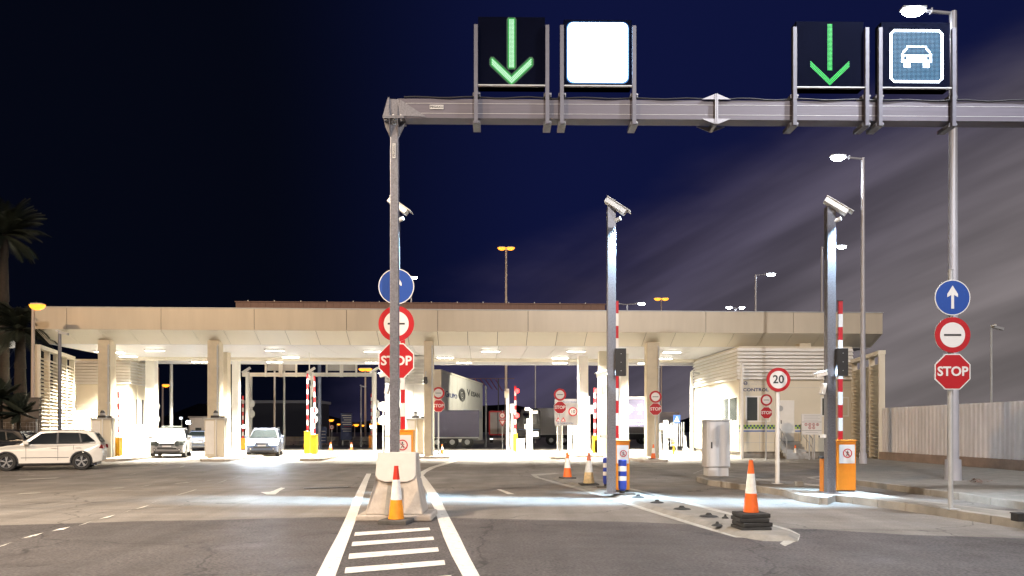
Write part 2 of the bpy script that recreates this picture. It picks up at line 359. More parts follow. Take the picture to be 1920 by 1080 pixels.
for x in range(0, 5): flat(m, [(1298+x*6, 888-x*2.6), (1303+x*6, 887.5-x*2.6), (1307+x*6, 886-x*2.6), (1302+x*6, 886.5-x*2.6)], .010, M_PAINTOLD)
flat(m, [(1512, 895), (1545, 892), (1550, 893), (1522, 896), (1560, 903), (1552, 904)], .010, M_PAINTOLD)
struct(m.build('island_outline_markings'))
for i, (x, y, s) in enumerate(((1197, 933, 12), (1232, 943, 12), (1278, 955, 16), (1329, 969, 18), (1360, 972, 7), (1345, 986, 12))):
    a, b = G(x, y, .07); m = MB()
    w = s*b/1400; n = 10
    for rr, zz, r2, z2 in ((w, .0, w*.8, .02), (w*.8, .02, w*.35, .035), (w*.35, .035, w*.2, .07)):
        vs = [(math.cos(t*2*math.pi/n)*r*(1+.15*math.sin(t*2.7+i)), math.sin(t*2*math.pi/n)*r*.9, zq) for r, zq in ((rr, zz), (r2, z2)) for t in range(n)]
        m.add(vs, [(k, (k+1) % n, n+(k+1) % n, n+k) for k in range(n)] + [tuple(range(n, 2*n))], M_RUBBER)
    o = m.build('bollard_stump'); o.location = (a, b, .071)
    tag(o, ['worn black rubber stump nearest the blue and white bollards on the middle island', 'second black rubber stump from the blue and white bollards',
            'third black rubber stump along the middle island, wide and low', 'large black rubber stump on the middle island left of the stacked cone',
            'tiny black rubber stump just left of the stacked orange cone', 'black rubber stump nearest the camera by the island kerb'][i], 'stump', 'black rubber stumps on the middle island')

# ---------------------------------------------------------------- canopy of the checkpoint
CA = math.atan2(2.0, 45.85); CO = Vector((-25.25, 39.5, 0)); CL = 45.9
cu = Vector((math.cos(CA), math.sin(CA), 0)); cv = Vector((-math.sin(CA), math.cos(CA), 0))
def loc(wx, wy): d = Vector((wx, wy, 0))-CO; return d.dot(cu), d.dot(cv)
def wor(u, v, z=0): p = CO+cu*u+cv*v; return (p.x, p.y, z)
canopy = thing('checkpoint_canopy', 'long flat cream canopy over the lit checkpoint lanes, standing on square columns', 'canopy', tuple(CO), CA)
m = P('fascia', canopy)
seams = [0, 1.65]+[1.65+i*4.9 for i in range(1, 10)]
seams = [s for s in seams if s < CL-.5]+[CL]
for a, b in zip(seams, seams[1:]): m.box(a+.012, b-.012, 0, .06, 6.9, 8.05, M_FASCIA)
m.box(.02, CL-.02, .03, .5, 6.94, 8.02, M_DARK)
m.box(0, .06, .07, 13.2, 6.9, 8.05, M_FASCIA); m.box(CL-.06, CL, .07, 13.2, 6.9, 8.05, M_FASCIA)
m.box(-.03, CL+.03, -.03, 13.25, 8.052, 8.10, M_GREY)
done(m)
m = P('sloped_soffit', canopy)
k = 0; sp = 1.633
while k*sp < CL-.1:
    a = k*sp+.012; b = min((k+1)*sp-.012, CL); m.prism([(.02, 6.9), (1.3, 6.27), (1.3, 6.30), (.02, 6.93)], a, b, M_SOFFIT, 'x'); k += 1
m.prism([(.03, 6.94), (1.3, 6.31), (1.3, 6.4), (.03, 7.0)], .02, CL-.02, M_DARK, 'x')
done(m)
m = P('ceiling', canopy)
for i in range(28):
    a = i*CL/28; m.box(a+.01, a+CL/28-.01, 1.31, 8.6, 6.25, 6.29, M_CEIL); m.box(a+.01, a+CL/28-.01, 9.6, 13.2, 6.25, 6.29, M_CEIL)
m.box(.05, CL-.05, 1.31, 13.15, 6.295, 6.4, M_DARK)
for i in range(14): a = i*CL/14; m.box(a+.015, a+CL/14-.015, 8.62, 9.58, 6.10, 6.25, M_SOFFIT)
m.box(0, CL, 13.2, 13.3, 6.2, 8.0, M_CEIL)
done(m)
m = P('roof_deck', canopy); m.box(.1, CL-.1, .55, 13.18, 7.7, 7.95, M_GREY); done(m)
m = P('upper_roof', canopy)
u0, v0 = loc(X(442, 50), 50); u1 = u0+24.9
for i in range(50): a = u0+i*(u1-u0)/50; m.box(a, a+(u1-u0)/50-.015, v0, v0+.05, 8.11, 10.1, M_ROOFB)
m.box(u0, u1, v0+.06, v0+3, 8.11, 10.05, M_ROOFB); m.box(u0-.05, u1+.05, v0-.06, v0+3, 10.101, 10.16, M_ROOFB)
for i in range(14): a = u0+.8+i*1.75; m.box(a-.03, a+.03, v0, v0+.06, 10.16, 10.24, M_GREY)
done(m)
fr = [(195, .66, 40.4), (400, .64, 40.6), (804, .52, 40.9), (1225, .70, 41.4), (1510, .64, 41.9)]
bk2 = [(281, .6, 50, M_WHITE), (417, .6, 45, M_COLUMN), (441, .45, 50.5, M_WHITE), (1094, .62, 47.5, M_WHITE), (1131, .5, 44.5, M_CREAM), (1171, .5, 46, M_WHITE), (768, .5, 47, M_WHITE), (250, .6, 50.4, M_CREAM), (1535, .5, 46, M_COLUMN)]
for x, w, Y in fr:
    u, v = loc(X(x, Y), Y); c = P('column', canopy, .02); c.box(u-w/2, u+w/2, v, v+w, 0, 6.42, M_COLUMN)
    col = done(c)
    d = P('downpipe', col); d.cyl((u+w/2-.08, v-.07, .2), (u+w/2-.08, v-.07, 6.1), .045, M_GREY, 8)
    d.cyl((u+w/2-.08, v-.07, 6.1), (u+w/2-.08, v+.1, 6.26), .045, M_GREY, 8)
    for zz in (1, 3, 5): d.box(u+w/2-.16, u+w/2, v-.12, v-.001, zz, zz+.05, M_GREY)
    done(d)
for x, w, Y, mt in bk2:
    u, v = loc(X(x, Y), Y); c = P('column', canopy, .02); c.box(u-w/2, u+w/2, v, v+w, 0, 6.245, mt); done(c)
# luminaires in the ceiling
lamps = []
for x, Y in ((290, 43.5), (515, 43.5), (700, 44), (920, 44), (1080, 44), (1260, 44.5), (1440, 45), (235, 48), (545, 47.5), (835, 48), (1050, 48.2), (1245, 48.5),
             (375, 51), (515, 51), (700, 51.5), (870, 51.5), (1050, 51.8), (1210, 52), (125, 44.5), (165, 46.5), (215, 44.5)):  # last three fixtures added to brighten the left office front
    u, v = loc(X(x, Y), Y)
    if x in (125, 165): u, v = 1.4, (4.5, 7.5)[x == 165]
    if u < .8 or u > CL-1: continue
    f = P('ceiling_light', canopy); f.box(u-.55, u+.55, v-.16, v+.16, 6.17, 6.249, M_WHITE)
    fo = done(f)
    g = P('diffuser', fo); g.box(u-.5, u+.5, v-.12, v+.12, 6.15, 6.168, E_CEIL); done(g)
    light(canopy, 'AREA', (u, v, 6.14), 3000 if v > 2 else 1900, (1, .94, .79), size=1.0, sy=.3, spread=R(118))

# islands under the columns (kerbed concrete plinths)
for x, y, w, dpt, nm in ((195, 861, 1.5, 5, ''), (400, 861, 1.5, 9, ''), (581, 860, 1.15, 9, ''), (806, 856, 2.1, 9, ''), (974, 851, 2.3, 6, ''), (1051, 857, 1.0, 5, ''), (1228, 862.5, 1.4, 9, ''), (1105, 853, 2.0, 4, '')):
    a, b = G(x, y, .12); m = MB(); m.prism([(-w/2, .25), (-w/2+.2, 0), (w/2-.2, 0), (w/2, .25), (w/2, dpt), (-w/2, dpt)], 0, .12, M_CONC, 'z')
    o = struct(m.build('lane_island', bevel=.02)); o.location = (a, b, 0); o.rotation_euler = (0, 0, CA)

# ---------------------------------------------------------------- signs
def octagon(r): return [(r/math.cos(math.pi/8)*math.cos(math.pi/8+i*math.pi/4), r/math.cos(math.pi/8)*math.sin(math.pi/8+i*math.pi/4)) for i in range(8)]
def plate_round(par, z, r, y, face, rim, rimw):
    m = P('sign_plate', par); m.cyl((0, y, z), (0, y+.02, z), r, M_SBACK, 40)
    m.ring(0, z, y-.002, r*(1-rimw), r, rim); m.disc(0, z, y-.0025, r*(1-rimw), face)
    return m
def sg_blue(par, z, r, y):
    m = plate_round(par, z, r, y, M_BLUE, M_SWHITE, .05)
    pts = [(-.08, -.62), (.08, -.62), (.08, .15), (.3, .02), (.3, .2), (0, .68), (-.3, .2), (-.3, .02), (-.08, .15)]
    m.poly([(a*r, y-.004, z+b*r) for a, b in pts], M_SWHITE); return done(m)
def sg_bar(par, z, r, y):
    m = plate_round(par, z, r, y, M_SWHITE, M_RED, .3)
    m.box(-.48*r, .48*r, y-.005, y-.003, z-.05*r, z+.05*r, M_BLACK); return done(m)
def sg_stop(par, z, r, y):
    m = P('sign_plate', par); o8 = octagon(r); m.prism([(a, z+b) for a, b in o8], y, y+.02, M_SBACK)
    m.poly([(a, y-.002, z+b) for a, b in o8], M_SWHITE); m.poly([(a*.94, y-.004, z+b*.94) for a, b in o8], M_RED)
    o = done(m); lettering(o, 'STOP', r*.72, 0, y-.006, z, M_SWHITE, r*.02, sx=1.0); return o
def sg_num(par, z, r, y, t):
    m = plate_round(par, z, r, y, M_SWHITE, M_RED, .27); o = done(m)
    lettering(o, t, r*.95, 0, y-.006, z, M_BLACK, r*.018); return o
def post(par, h, r=.04, mt=M_GREY, y=.06):
    m = P('post', par); m.cyl((0, y, 0), (0, y, h), r, mt, 14); m.cyl((0, y, h), (0, y, h+.01), r*1.1, mt, 14)
    m.box(-.12, .12, y-.12, y+.12, 0, .012, mt); return done(m)

# large pair of signs beside the gantry post and at the right hand island
def big_signs(x, y, z0, label, ph=4.7, pr=.042):
    Y = G(x, y, z0)[1]; t = thing('traffic_sign', label, 'sign', (X(x, Y), Y, z0), 0, 'sign posts carrying a stack of round and octagonal signs')
    post(t, Z(505, Y)-z0, pr); m = P('bracket', t)
    for zz in (558, 628, 694): m.box(-.16, .16, .005, .1, Z(zz, Y)-z0-.03, Z(zz, Y)-z0+.03, M_GREY)
    done(m); return t, Y
t, Y = big_signs(743, 933.5, .25, 'blue arrow, bar and STOP sign stack half hidden behind gantry post')
for f, yy in ((sg_blue, 537), (sg_bar, 607), (sg_stop, 677)): f(t, Z(yy, Y)-.25, 33.5*Y/1400, 0)
t, Y = big_signs(1786, 955, .15, 'stack of arrow, bar and STOP signs on a post at the right kerb')
for f, yy in ((sg_blue, 558), (sg_bar, 628), (sg_stop, 697)): f(t, Z(yy, Y)-.15, 33.5*Y/1400, 0)
# small stop pairs
for x, Y, y1, y2, r, lab in ((822, 42, 737, 761, 11.5, 'small black bar and STOP sign pair right of the middle column'),
                             (1050, 41.5, 740, 764, 11.5, 'small black bar and STOP sign pair in front of the pale notice board'),
                             (1229, 40.6, 744, 767, 11.5, 'small black bar and STOP sign pair on the column left of the control office'),
                             (1437, 38.5, 750, 774, 11, 'small black bar and STOP sign pair left of the speed limit post')):
    t = thing('traffic_sign', lab, 'sign', (X(x, Y), Y, .0), 0, 'small sign pairs at the checkpoint lanes')
    post(t, Z(y1-8, Y), .035); sg_bar(t, Z(y1, Y), r*Y/1400, 0); sg_stop(t, Z(y2, Y), r*Y/1400, 0)
# backs of sign pairs seen in the lit lanes
for x, Y, y1, y2, r, lab in ((291, 53, 762, 786, 9, 'pale round sign backs beside the left bright column'), (718, 48, 762, 788, 9, 'pale round sign backs left of the gantry post'),
                             (589, 54, 770, 786, 7, 'pale round sign back behind the yellow barrier cabinets'), (470, 58, 757, 776, 8, 'dim sign backs on a post at the left end of the rear gantry'), (704, 58, 757, 776, 8, 'dim sign backs at the right end of the rear gantry')):
    t = thing('traffic_sign', lab, 'sign', (X(x, Y), Y, 0), 0, 'sign backs facing away from the camera')
    post(t, Z(y1-8, Y), .04)
    for yy in (y1, y2): m = P('sign_plate', t); m.cyl((0, -.02, Z(yy, Y)), (0, 0, Z(yy, Y)), r*Y/1400, M_WHITE if x != 470 and x != 704 else M_SBACK, 28); done(m)
# speed limit post
Y = G(1458, 907, .15)[1]
t = thing('speed_limit_sign', 'round speed limit sign reading 20 on a pale post at the kerb island', 'sign', (X(1459, Y), Y, .15))
post(t, Z(692, Y)-.15, .06, M_WHITE); sg_num(t, Z(712, Y)-.15, 22.5*Y/1400, -.02, '20')
# notice board with 10
Y = 44; t = thing('notice_board', 'pale notice board with round 10 limit sign behind the small STOP pair', 'sign', (X(1060, Y), Y, 0))
m = P('board', t); m.box(X(1040, Y)-X(1060, Y), X(1084, Y)-X(1060, Y), 0, .03, Z(798, Y), Z(748, Y), M_TRGREY); b = done(m)
m = P('post', t); m.cyl((-.45, .06, 0), (-.45, .06, Z(750, Y)), .05, M_WHITE, 10); done(m)
m = P('post', t); m.cyl((-.2, .06, 0), (-.2, .06, Z(750, Y)), .05, M_WHITE, 10); done(m)
m = MB(); zz = Z(772, Y); m.ring(.45, zz, -.006, .20, .27, M_RED); m.disc(.45, zz, -.005, .2, M_SWHITE)
for s in (-.42, -.12): m.poly([(s-.14, -.004, Z(790, Y)), (s+.14, -.004, Z(790, Y)), (s, -.004, Z(782, Y))], M_RED); m.poly([(s-.08, -.006, Z(789, Y)), (s+.08, -.006, Z(789, Y)), (s, -.006, Z(785, Y))], M_SWHITE)
m.build('pictograms', b)
lettering(b, '10', .27, .45, -.010, zz, M_BLACK, .004); lettering(b, 'PRECAUCION', .15, .0, -.006, Z(794, Y), M_NAVY); lettering(b, 'VELOCIDAD', .17, .25, -.006, Z(754, Y), M_NAVY)
# prohibition notice at right
Y = 39; t = thing('notice_board', 'white notice board with rows of small red prohibition symbols right of the office steps', 'sign', (X(1522, Y), Y, 0))
w = 19*Y/1400; m = P('board', t); m.box(-w, w, 0, .03, Z(815, Y), Z(776, Y), M_SWHITE); b = done(m)
m = P('post', t); m.cyl((-.1, .06, 0), (-.1, .06, Z(780, Y)), .04, M_GREY, 10); done(m)
m = P('post', t); m.cyl((.15, .06, 0), (.15, .06, Z(780, Y)), .04, M_GREY, 10); done(m)
m = MB()
for i in range(4): m.ring(-.3+i*.2, Z(796, Y), -.004, .05, .075, M_RED, 20); m.box(-.31+i*.2, -.29+i*.2, -.006, -.003, Z(796, Y)-.04, Z(796, Y)+.04, M_BLACK)
for i in range(2): m.ring(-.1+i*.2, Z(802, Y), -.004, .05, .075, M_RED, 20); m.box(-.11+i*.2, -.09+i*.2, -.006, -.003, Z(802, Y)-.04, Z(802, Y)+.04, M_BLACK)
m.box(-w+.02, w-.02, -.003, -.001, Z(807.5, Y), Z(807, Y), M_BLACK); m.box(-w+.02, w-.02, -.003, -.001, Z(791.5, Y), Z(791, Y), M_BLACK)
for i in range(4): m.box(-w+.12, w-.1-.1*(i % 2), -.003, -.001, Z(779+i*3, Y)-.012, Z(779+i*3, Y)+.012, M_SBACK)
m.box(-w+.2, w-.2, -.003, -.001, Z(811, Y)-.015, Z(811, Y)+.015, M_SBACK)
m.build('pictograms', b)
# radar control banner
Y = 47.5; t = thing('banner', 'dark banner with white speed camera drawing hung in a steel frame', 'sign', (X(1194, Y), Y, 0))
w = 18*Y/1400; m = P('frame', t); m.box(-w-.06, -w, 0, .06, .2, Z(684, Y), M_WHITE); m.box(w, w+.06, 0, .06, .2, Z(684, Y), M_WHITE); m.box(-w, w, 0, .06, Z(748, Y), Z(744, Y), M_WHITE); m.box(-w, w, 0, .06, .2, .3, M_WHITE); done(m)
m = P('panel', t); m.box(-w, w, .01, .04, Z(800, Y), Z(749, Y), M_TARP); b = done(m)
m = MB()
for k in range(4):
    r0 = .14+.11*k; n = 10
    for i in range(n):
        a0 = R(140+80*i/n); a1 = R(140+80*(i+1)/n)
        m.poly([(-.02+q*math.cos(a)*1, 0, q*math.sin(a)) for q, a in ((r0, a0), (r0, a1), (r0+.035, a1), (r0+.035, a0))], M_SWHITE)
m.box(.02, .52, -.002, 0, -.08, .10, M_SWHITE); m.box(.1, .3, -.002, 0, .22, .30, M_SWHITE); m.poly([(.3, 0, .18), (.3, 0, .34), (.42, 0, .26)], M_SWHITE)
m.poly([(.12, 0, -.32), (.34, 0, -.32), (.23, 0, -.14)], M_SWHITE); m.box(.18, .22, -.002, 0, .0, .3, M_SWHITE)
o = m.build('pictogram', b); o.location = (-.05, .004, Z(767, Y))
lettering(b, 'controlado por', .17, 0, .004, Z(788.5, Y), M_SWHITE, .005); lettering(b, 'el mismo portal', .17, 0, .004, Z(794.5, Y), M_SWHITE, .005)
# pedestrian crossing sign
Y = 52; t = thing('crossing_sign', 'small blue pedestrian crossing sign left of the control office', 'sign', (X(1269, Y), Y, 0)); post(t, Z(782, Y), .04)
m = P('sign_plate', t); s = 6.5*Y/1400; zc = Z(786, Y); m.box(-s, s, 0, .02, zc-s*1.2, zc+s*1.2, M_BLUE); m.poly([(-s*.75, -.003, zc-s*.75), (s*.75, -.003, zc-s*.75), (0, -.003, zc+s*.8)], M_SWHITE)
m.box(-.03, .03, -.006, -.004, zc-s*.5, zc+s*.3, M_BLACK); m.bar((0, -.005, zc-s*.3), (s*.3, -.005, zc-s*.7), .03, .002, M_BLACK); done(m)
# no turn + yield
Y = 60; t = thing('yield_sign', 'no turn disc above a yield triangle near the red framed lorry', 'sign', (X(942, Y), Y, 0)); post(t, Z(770, Y), .04, M_GREY)
sg_num(t, Z(779, Y), 5.8*Y/1400, 0, 'n'); m = P('sign_plate', t); zc = Z(792, Y)
m.poly([(-.3, -.004, zc+.2), (.3, -.004, zc+.2), (0, -.004, zc-.33)], M_RED); m.poly([(-.19, -.008, zc+.14), (.19, -.008, zc+.14), (0, -.008, zc-.19)], M_SWHITE); m.prism([(-.3, zc+.2), (.3, zc+.2), (0, zc-.33)], 0, .015, M_SBACK); done(m)
# amber arrow sign
Y = 42.5; t = thing('lane_arrow_signal', 'red lit box with an amber left pointing chevron hung beside the right column', 'signal', (X(1527, Y), Y, Z(733, Y)))
m = P('housing', t, .03); s = .2; m.box(-s, s, 0, .15, -.3, .3, M_RED); done(m)
m = P('chevron', t); m.bar((.09, -.012, .2), (-.09, -.012, 0), .05, .09, E_ARROW); m.bar((-.09, -.012, 0), (.09, -.012, -.2), .05, .09, E_ARROW); done(m)
m = P('hanger', t); m.cyl((0, .1, .3), (.25, .1, .9), .02, M_GREY, 8); m.cyl((.25, .1, .9), (.25, .1, 6.2-Z(733, Y)), .02, M_GREY, 8); done(m)

# ---------------------------------------------------------------- concrete base, gantry with LED signs
t = thing('barrier_base', 'pale concrete safety barrier block with a lighter nose plate around the gantry post', 'barrier', (X(739, 13.3), 13.2, 0))
m = P('block', t, .03)
def lp(y0, y1, w0, w1, z0, z1, yb, m=m, mt=M_CONC):      # tapered slab: bottom front y0 width w0 -> top front y1 width w1
    m.add([(-w0, y0, z0), (w0, y0, z0), (w0, yb, z0), (-w0, yb, z0), (-w1, y1, z1), (w1, y1, z1), (w1, yb, z1), (-w1, yb, z1)], [(0,3,2,1),(4,5,6,7),(0,1,5,4),(1,2,6,5),(2,3,7,6),(3,0,4,7)], mt)
lp(.0, .0, .68, .66, .0, .11, 1.1); lp(.06, .35, .52, .38, .11, .72, .98); lp(.35, .5, .38, .34, .72, 1.2, .96)
done(m)
m = P('lifting_slot', t); m.add([(-.16, -.003, .112), (.12, -.003, .112), (.10, .25, .62), (-.14, .25, .62)], [(0, 1, 2, 3)], M_CONCD); m.T = Matrix.Identity(4); done(m)
m = P('nose_plate', t, .015)
pts = [(-.36, 1.215), (.34, 1.215), (.36, .80), (.32, .72), (.2, .68), (-.2, .68), (-.33, .72), (-.38, .80)]
f = lambda z: .5-(1.2-z)/.48*.15 if z > .72 else .35-(.72-z)/.61*.29
m.add([(a, f(b)-.05, b) for a, b in pts]+[(a, f(b)-.012, b) for a, b in pts], [tuple(range(8)), tuple(range(15, 7, -1))]+[(i, 8+i, 8+(i+1) % 8, (i+1) % 8) for i in range(8)], M_CONCP)
done(m)
isl = MB(); isl.prism([(-2.54, 14.32), (-1.92, 14.32), (X(772, 20.3), 20.3), (X(712, 20.3), 20.3)], 0, .25, M_CONCD, 'z'); struct(isl.build('gantry_island', bevel=.03))

GY = 14.3; gx = X(740, GY)
gan = thing('sign_gantry', 'galvanised steel gantry post and long beam crossing above the lanes', 'gantry', (gx, GY, 0), R(.8))
k = GY/1400; zt = Z(191, GY); zb = Z(227, GY)
m = P('post', gan, .01)
m.add([(-.088*a, -.088*a, z) for a, z in ((1, 0),)]+[(.088, -.088, 0), (.088, .088, 0), (-.088, .088, 0), (-.075, -.075, zb-.1), (.075, -.075, zb-.1), (.075, .075, zb-.1), (-.075, .075, zb-.1)], [(0,3,2,1),(4,5,6,7),(0,1,5,4),(1,2,6,5),(2,3,7,6),(3,0,4,7)], M_GALV)
gp = done(m)
m = P('post', gan, .01); m.box(13.1, 13.27, -.085, .085, 0, zb-.1, M_GALV); done(m)
for nm, cx in (('corner_joint', 0), ('corner_joint', 13.18)):
    m = P(nm, gan); z1 = zb+.03
    m.box(cx-.2, cx+.2, -.2, .2, z1-.02, z1, M_GALV); m.box(cx-.2, cx+.2, -.2, .2, z1-.05, z1-.025, M_GALV)
    for sx in (-1, 1):
        m.prism([(cx+sx*.08, z1-.05), (cx+sx*.2, z1-.05), (cx+sx*.18, z1-.14), (cx+sx*.08, z1-.36)], -.012, .012, M_GALV)
    for sx in (-.078, .078):
        m.prism([(-.2, z1-.05), (-.08, z1-.05), (-.08, z1-.36), (-.17, z1-.14)], cx+sx-.008, cx+sx+.008, M_GALV, 'x')
        m.prism([(-.2, z1), (.1, z1), (.1, zt+.02), (-.1, zt+.02)], cx+sx-.008, cx+sx+.008, M_GALV, 'x')
    if cx == 0:
        m.prism([(-.2, z1), (-.08, z1), (-.08, zt+.02), (-.11, zt)], -.17, -.155, M_GALV)
        m.prism([(.09, z1), (.62, z1-.01), (.12, zt-.02)], -.165, -.152, M_GALV)
    for sx in (-.14, 0, .14):
        for sz in (.0, -.075): m.cyl((cx+sx, -.15, z1+sz), (cx+sx, -.15, z1+sz+.03), .02, M_SBACK, 6)
    m.box(cx-.1, cx+.1, -.14, .14, z1, zt-.01, M_GALV); done(m)
m = P('beam', gan, .012); m.box(.101, 13.08, -.15, .15, zb, zt, M_BEAM)
for z in (zb+.09, zt-.09): m.box(.101, 13.08, -.154, -.151, z-.004, z+.004, M_SBACK)
bm = done(m)
sx = X(1340, GY)-gx
m = P('splice_flange', gan); m.box(sx-.03, sx-.004, -.22, .22, zb-.1, zt+.1, M_GALV); m.box(sx+.004, sx+.03, -.22, .22, zb-.1, zt+.1, M_GALV)
for s in (-1, 1):
    for z, dz in ((zt, 1), (zb, -1)): m.prism([(sx+s*.03, z), (sx+s*.28, z), (sx+s*.03, z+dz*.1)], -.2, -.18, M_GALV); m.prism([(sx+s*.03, z), (sx+s*.28, z), (sx+s*.03, z+dz*.1)], .18, .2, M_GALV)
done(m)
m = P('maker_plate', gan); a = X(820, GY)-gx; zz = Z(207, GY); m.box(a-.13, a+.13, -.165, -.1545, zz-.04, zz+.04, M_SBACK); mp_ = done(m)
lettering(mp_, 'PEGAXU', .065, a, -.168, zz, M_BLACK)
m = P('maker_plate', gan); zz = Z(286, GY); m.box(-.03, .03, -.096, -.084, zz-.14, zz+.14, M_SBACK); mp_ = done(m)
lettering(mp_, 'PEGAXU', .06, 0, -.098, zz, M_BLACK, rot=(R(90), R(-90), 0))
m = P('power_cable', gan); pr_ = None
for i in range(60):
    q = Vector((.2+i*.215, -.165+.01*math.sin(i), zt+.02+.012*math.sin(i*1.3)))
    if pr_: m.cyl(pr_, q, .014, M_BLACK, 6)
    pr_ = q
done(m)
def frame(x0, x1, ytop, lab, cat, name, fill):
    a = X(x0, GY)-gx; b = X(x1, GY)-gx; c = (a+b)/2; w = (b-a)/2
    o = Vector((gx, GY, 0))+Matrix.Rotation(R(.8), 3, 'Z')@Vector((c, 0, 0))
    t = thing(name, lab, cat, (o.x, o.y, Z(169, GY)), R(.8), 'LED lane signs mounted on the gantry'); zo = Z(169, GY)
    for s in (-1, 1):
        m = P('upright', t); m.box(s*w-.035, s*w+.035, -.26, -.19, Z(240, GY)-zo, Z(58, GY)-zo, M_FRAME)
        for yy in (184, 236): m.box(s*w-.06, s*w+.08, -.19, .2, Z(yy, GY)-zo-.035, Z(yy, GY)-zo+.035, M_GALV); m.cyl((s*w+.06, -.23, Z(yy, GY)-zo), (s*w+.06, -.19, Z(yy, GY)-zo), .02, M_GALV, 6)
        done(m)
    m = P('housing', t, .01); m.box(-w+.04, w-.04, -.19, .05, .0, Z(ytop, GY)-zo, M_HOUS)
    for q in range(5): m.box(-w+.15+q*(2*w-.3)/4-.015, -w+.15+q*(2*w-.3)/4+.015, .05, .09, .1, Z(ytop, GY)-zo-.1, M_GREY); h = done(m)
    m = P('lower_lip', t); m.box(-w+.04, w-.04, -.25, -.19, -.012, .008, M_GREY); done(m)
    fill(t, zo); return t
M_FRAME = mat('frame_steel', (.13, .13, .16), .5, .2, var=.15, vs=9)
M_HOUS = mat('led_housing', (.004, .006, .022), .9, spec=.08)
def dots(m, cells, px, s, y, mt):
    for cx, cz in cells:
        m.add([(cx-s, y, cz), (cx-s*.5, y, cz-s*.87), (cx+s*.5, y, cz-s*.87), (cx+s, y, cz), (cx+s*.5, y, cz+s*.87), (cx-s*.5, y, cz+s*.87)], [(0, 1, 2, 3, 4, 5)], mt)
def arrow_cells(pz0, pz1, hw, hz, tip, pitch, n):
    c = []; z = pz1
    while z >= pz0:
        for i in range(n): c.append(((i-(n-1)/2)*pitch, z))
        z -= pitch
    L_ = math.hypot(hw, hz-tip); k = int(L_/pitch)
    for s in (-1, 1):
        for i in range(k+1):
            f = i/k
            for j in range(n): c.append((s*hw*f, tip+(hz-tip)*f+(j-(n-1)/2)*pitch*1.25))
    return c
def fill_arrow(mt, sc, n, s):
    def f(t, zo):
        m = P('arrow_leds', t)
        if not sc: dots(m, arrow_cells(Z(135, GY)-zo, Z(46, GY)-zo, .365, Z(124, GY)-zo, Z(158, GY)-zo, .024, 4), 0, .034, -.1935, E_HALO)  # wide dim dots paint the arrow's green glow onto the board
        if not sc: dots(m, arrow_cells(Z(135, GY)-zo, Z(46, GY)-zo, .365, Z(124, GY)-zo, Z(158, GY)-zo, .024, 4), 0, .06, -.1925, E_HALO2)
        cl = arrow_cells(Z(135, GY)-zo, Z(46+sc, GY)-zo, .365, Z(124, GY)-zo, Z(158, GY)-zo, .024, n); ns = len(cl)-2*n*(int(math.hypot(.365, Z(124, GY)-Z(158, GY))/.024)+1)
        dots(m, cl[ns:], 0, s, -.195, mt); done(m)
        m = P('shaft_leds', t); dots(m, cl[:ns], 0, s, -.195, mt); done(m)
    return f
frame(893, 1025, 40, 'LED panel with a bright white green down arrow, leftmost on the gantry', 'lane sign', 'led_lane_sign', fill_arrow(E_GREEN, 0, 4, .0108))
frame(1485, 1620, 44, 'LED panel with a dimmer green down arrow left of the car pictogram', 'lane sign', 'led_lane_sign', fill_arrow(E_GREEN2, 4, 4, .0085))
def fill_sq(t, zo):
    m = P('lit_panel', t); w = .565; z0 = Z(160, GY)-zo; z1 = Z(51, GY)-zo; r = .11; pts = []
    for cx, cz, a0 in ((w-r, z0+r, -90), (w-r, z1-r, 0), (-w+r, z1-r, 90), (-w+r, z0+r, 180)):
        for i in range(7): a = R(a0+i*15); pts.append((cx+r*math.cos(a), cz+r*math.sin(a)))
    m.prism(pts, -.215, -.192, E_SQUARE); done(m)
    m = P('painted_glow_rim', t); m.prism([(a*1.045, (b-(z0+z1)/2)*1.045+(z0+z1)/2) for a, b in pts], -.1915, -.1905, E_SPILL); done(m)  # blue glow of the panel painted as a dim emissive rim
frame(1052, 1186, 44, 'overexposed blank white square LED panel on the gantry', 'lane sign', 'led_lane_sign', fill_sq)
def fill_car(t, zo):
    m = P('pictogram_leds', t); n = 42; x0, x1 = -.50, .53; z0 = Z(158, GY)-zo; z1 = Z(58, GY)-zo
    for i in range(n):
        for j in range(n):
            u = (i+.5)/n; v = (j+.5)/n; cx = x0+(x1-x0)*u; cz = z0+(z1-z0)*v
            ex = min(i, n-1-i); ez = min(j, n-1-j)
            if ex+ez < 3: continue
            white = ex < 2 or ez < 2 or ex+ez < 5
            U = abs(u-.5); body = .38 < v < .53 and U < .29-.5*abs(v-.45)**1.1*.5
            wheels = .29 < v <= .38 and .13 < U < .24
            roof = (.53 <= v < .69 and abs(U-(.27-(v-.53)*.72)) < .022) or (.66 < v < .695 and U < .17)
            hole = .42 < v < .49 and .2 < U < .25
            on = white or ((body or wheels or roof) and not hole)
            dots(m, [(cx, cz)], 0, .0125 if on else .0085, -.196, E_WHITE if on else E_BLUE)
    done(m)
frame(1645, 1783, 44, 'blue LED panel showing a white car pictogram on the gantry', 'lane sign', 'led_lane_sign', fill_car)

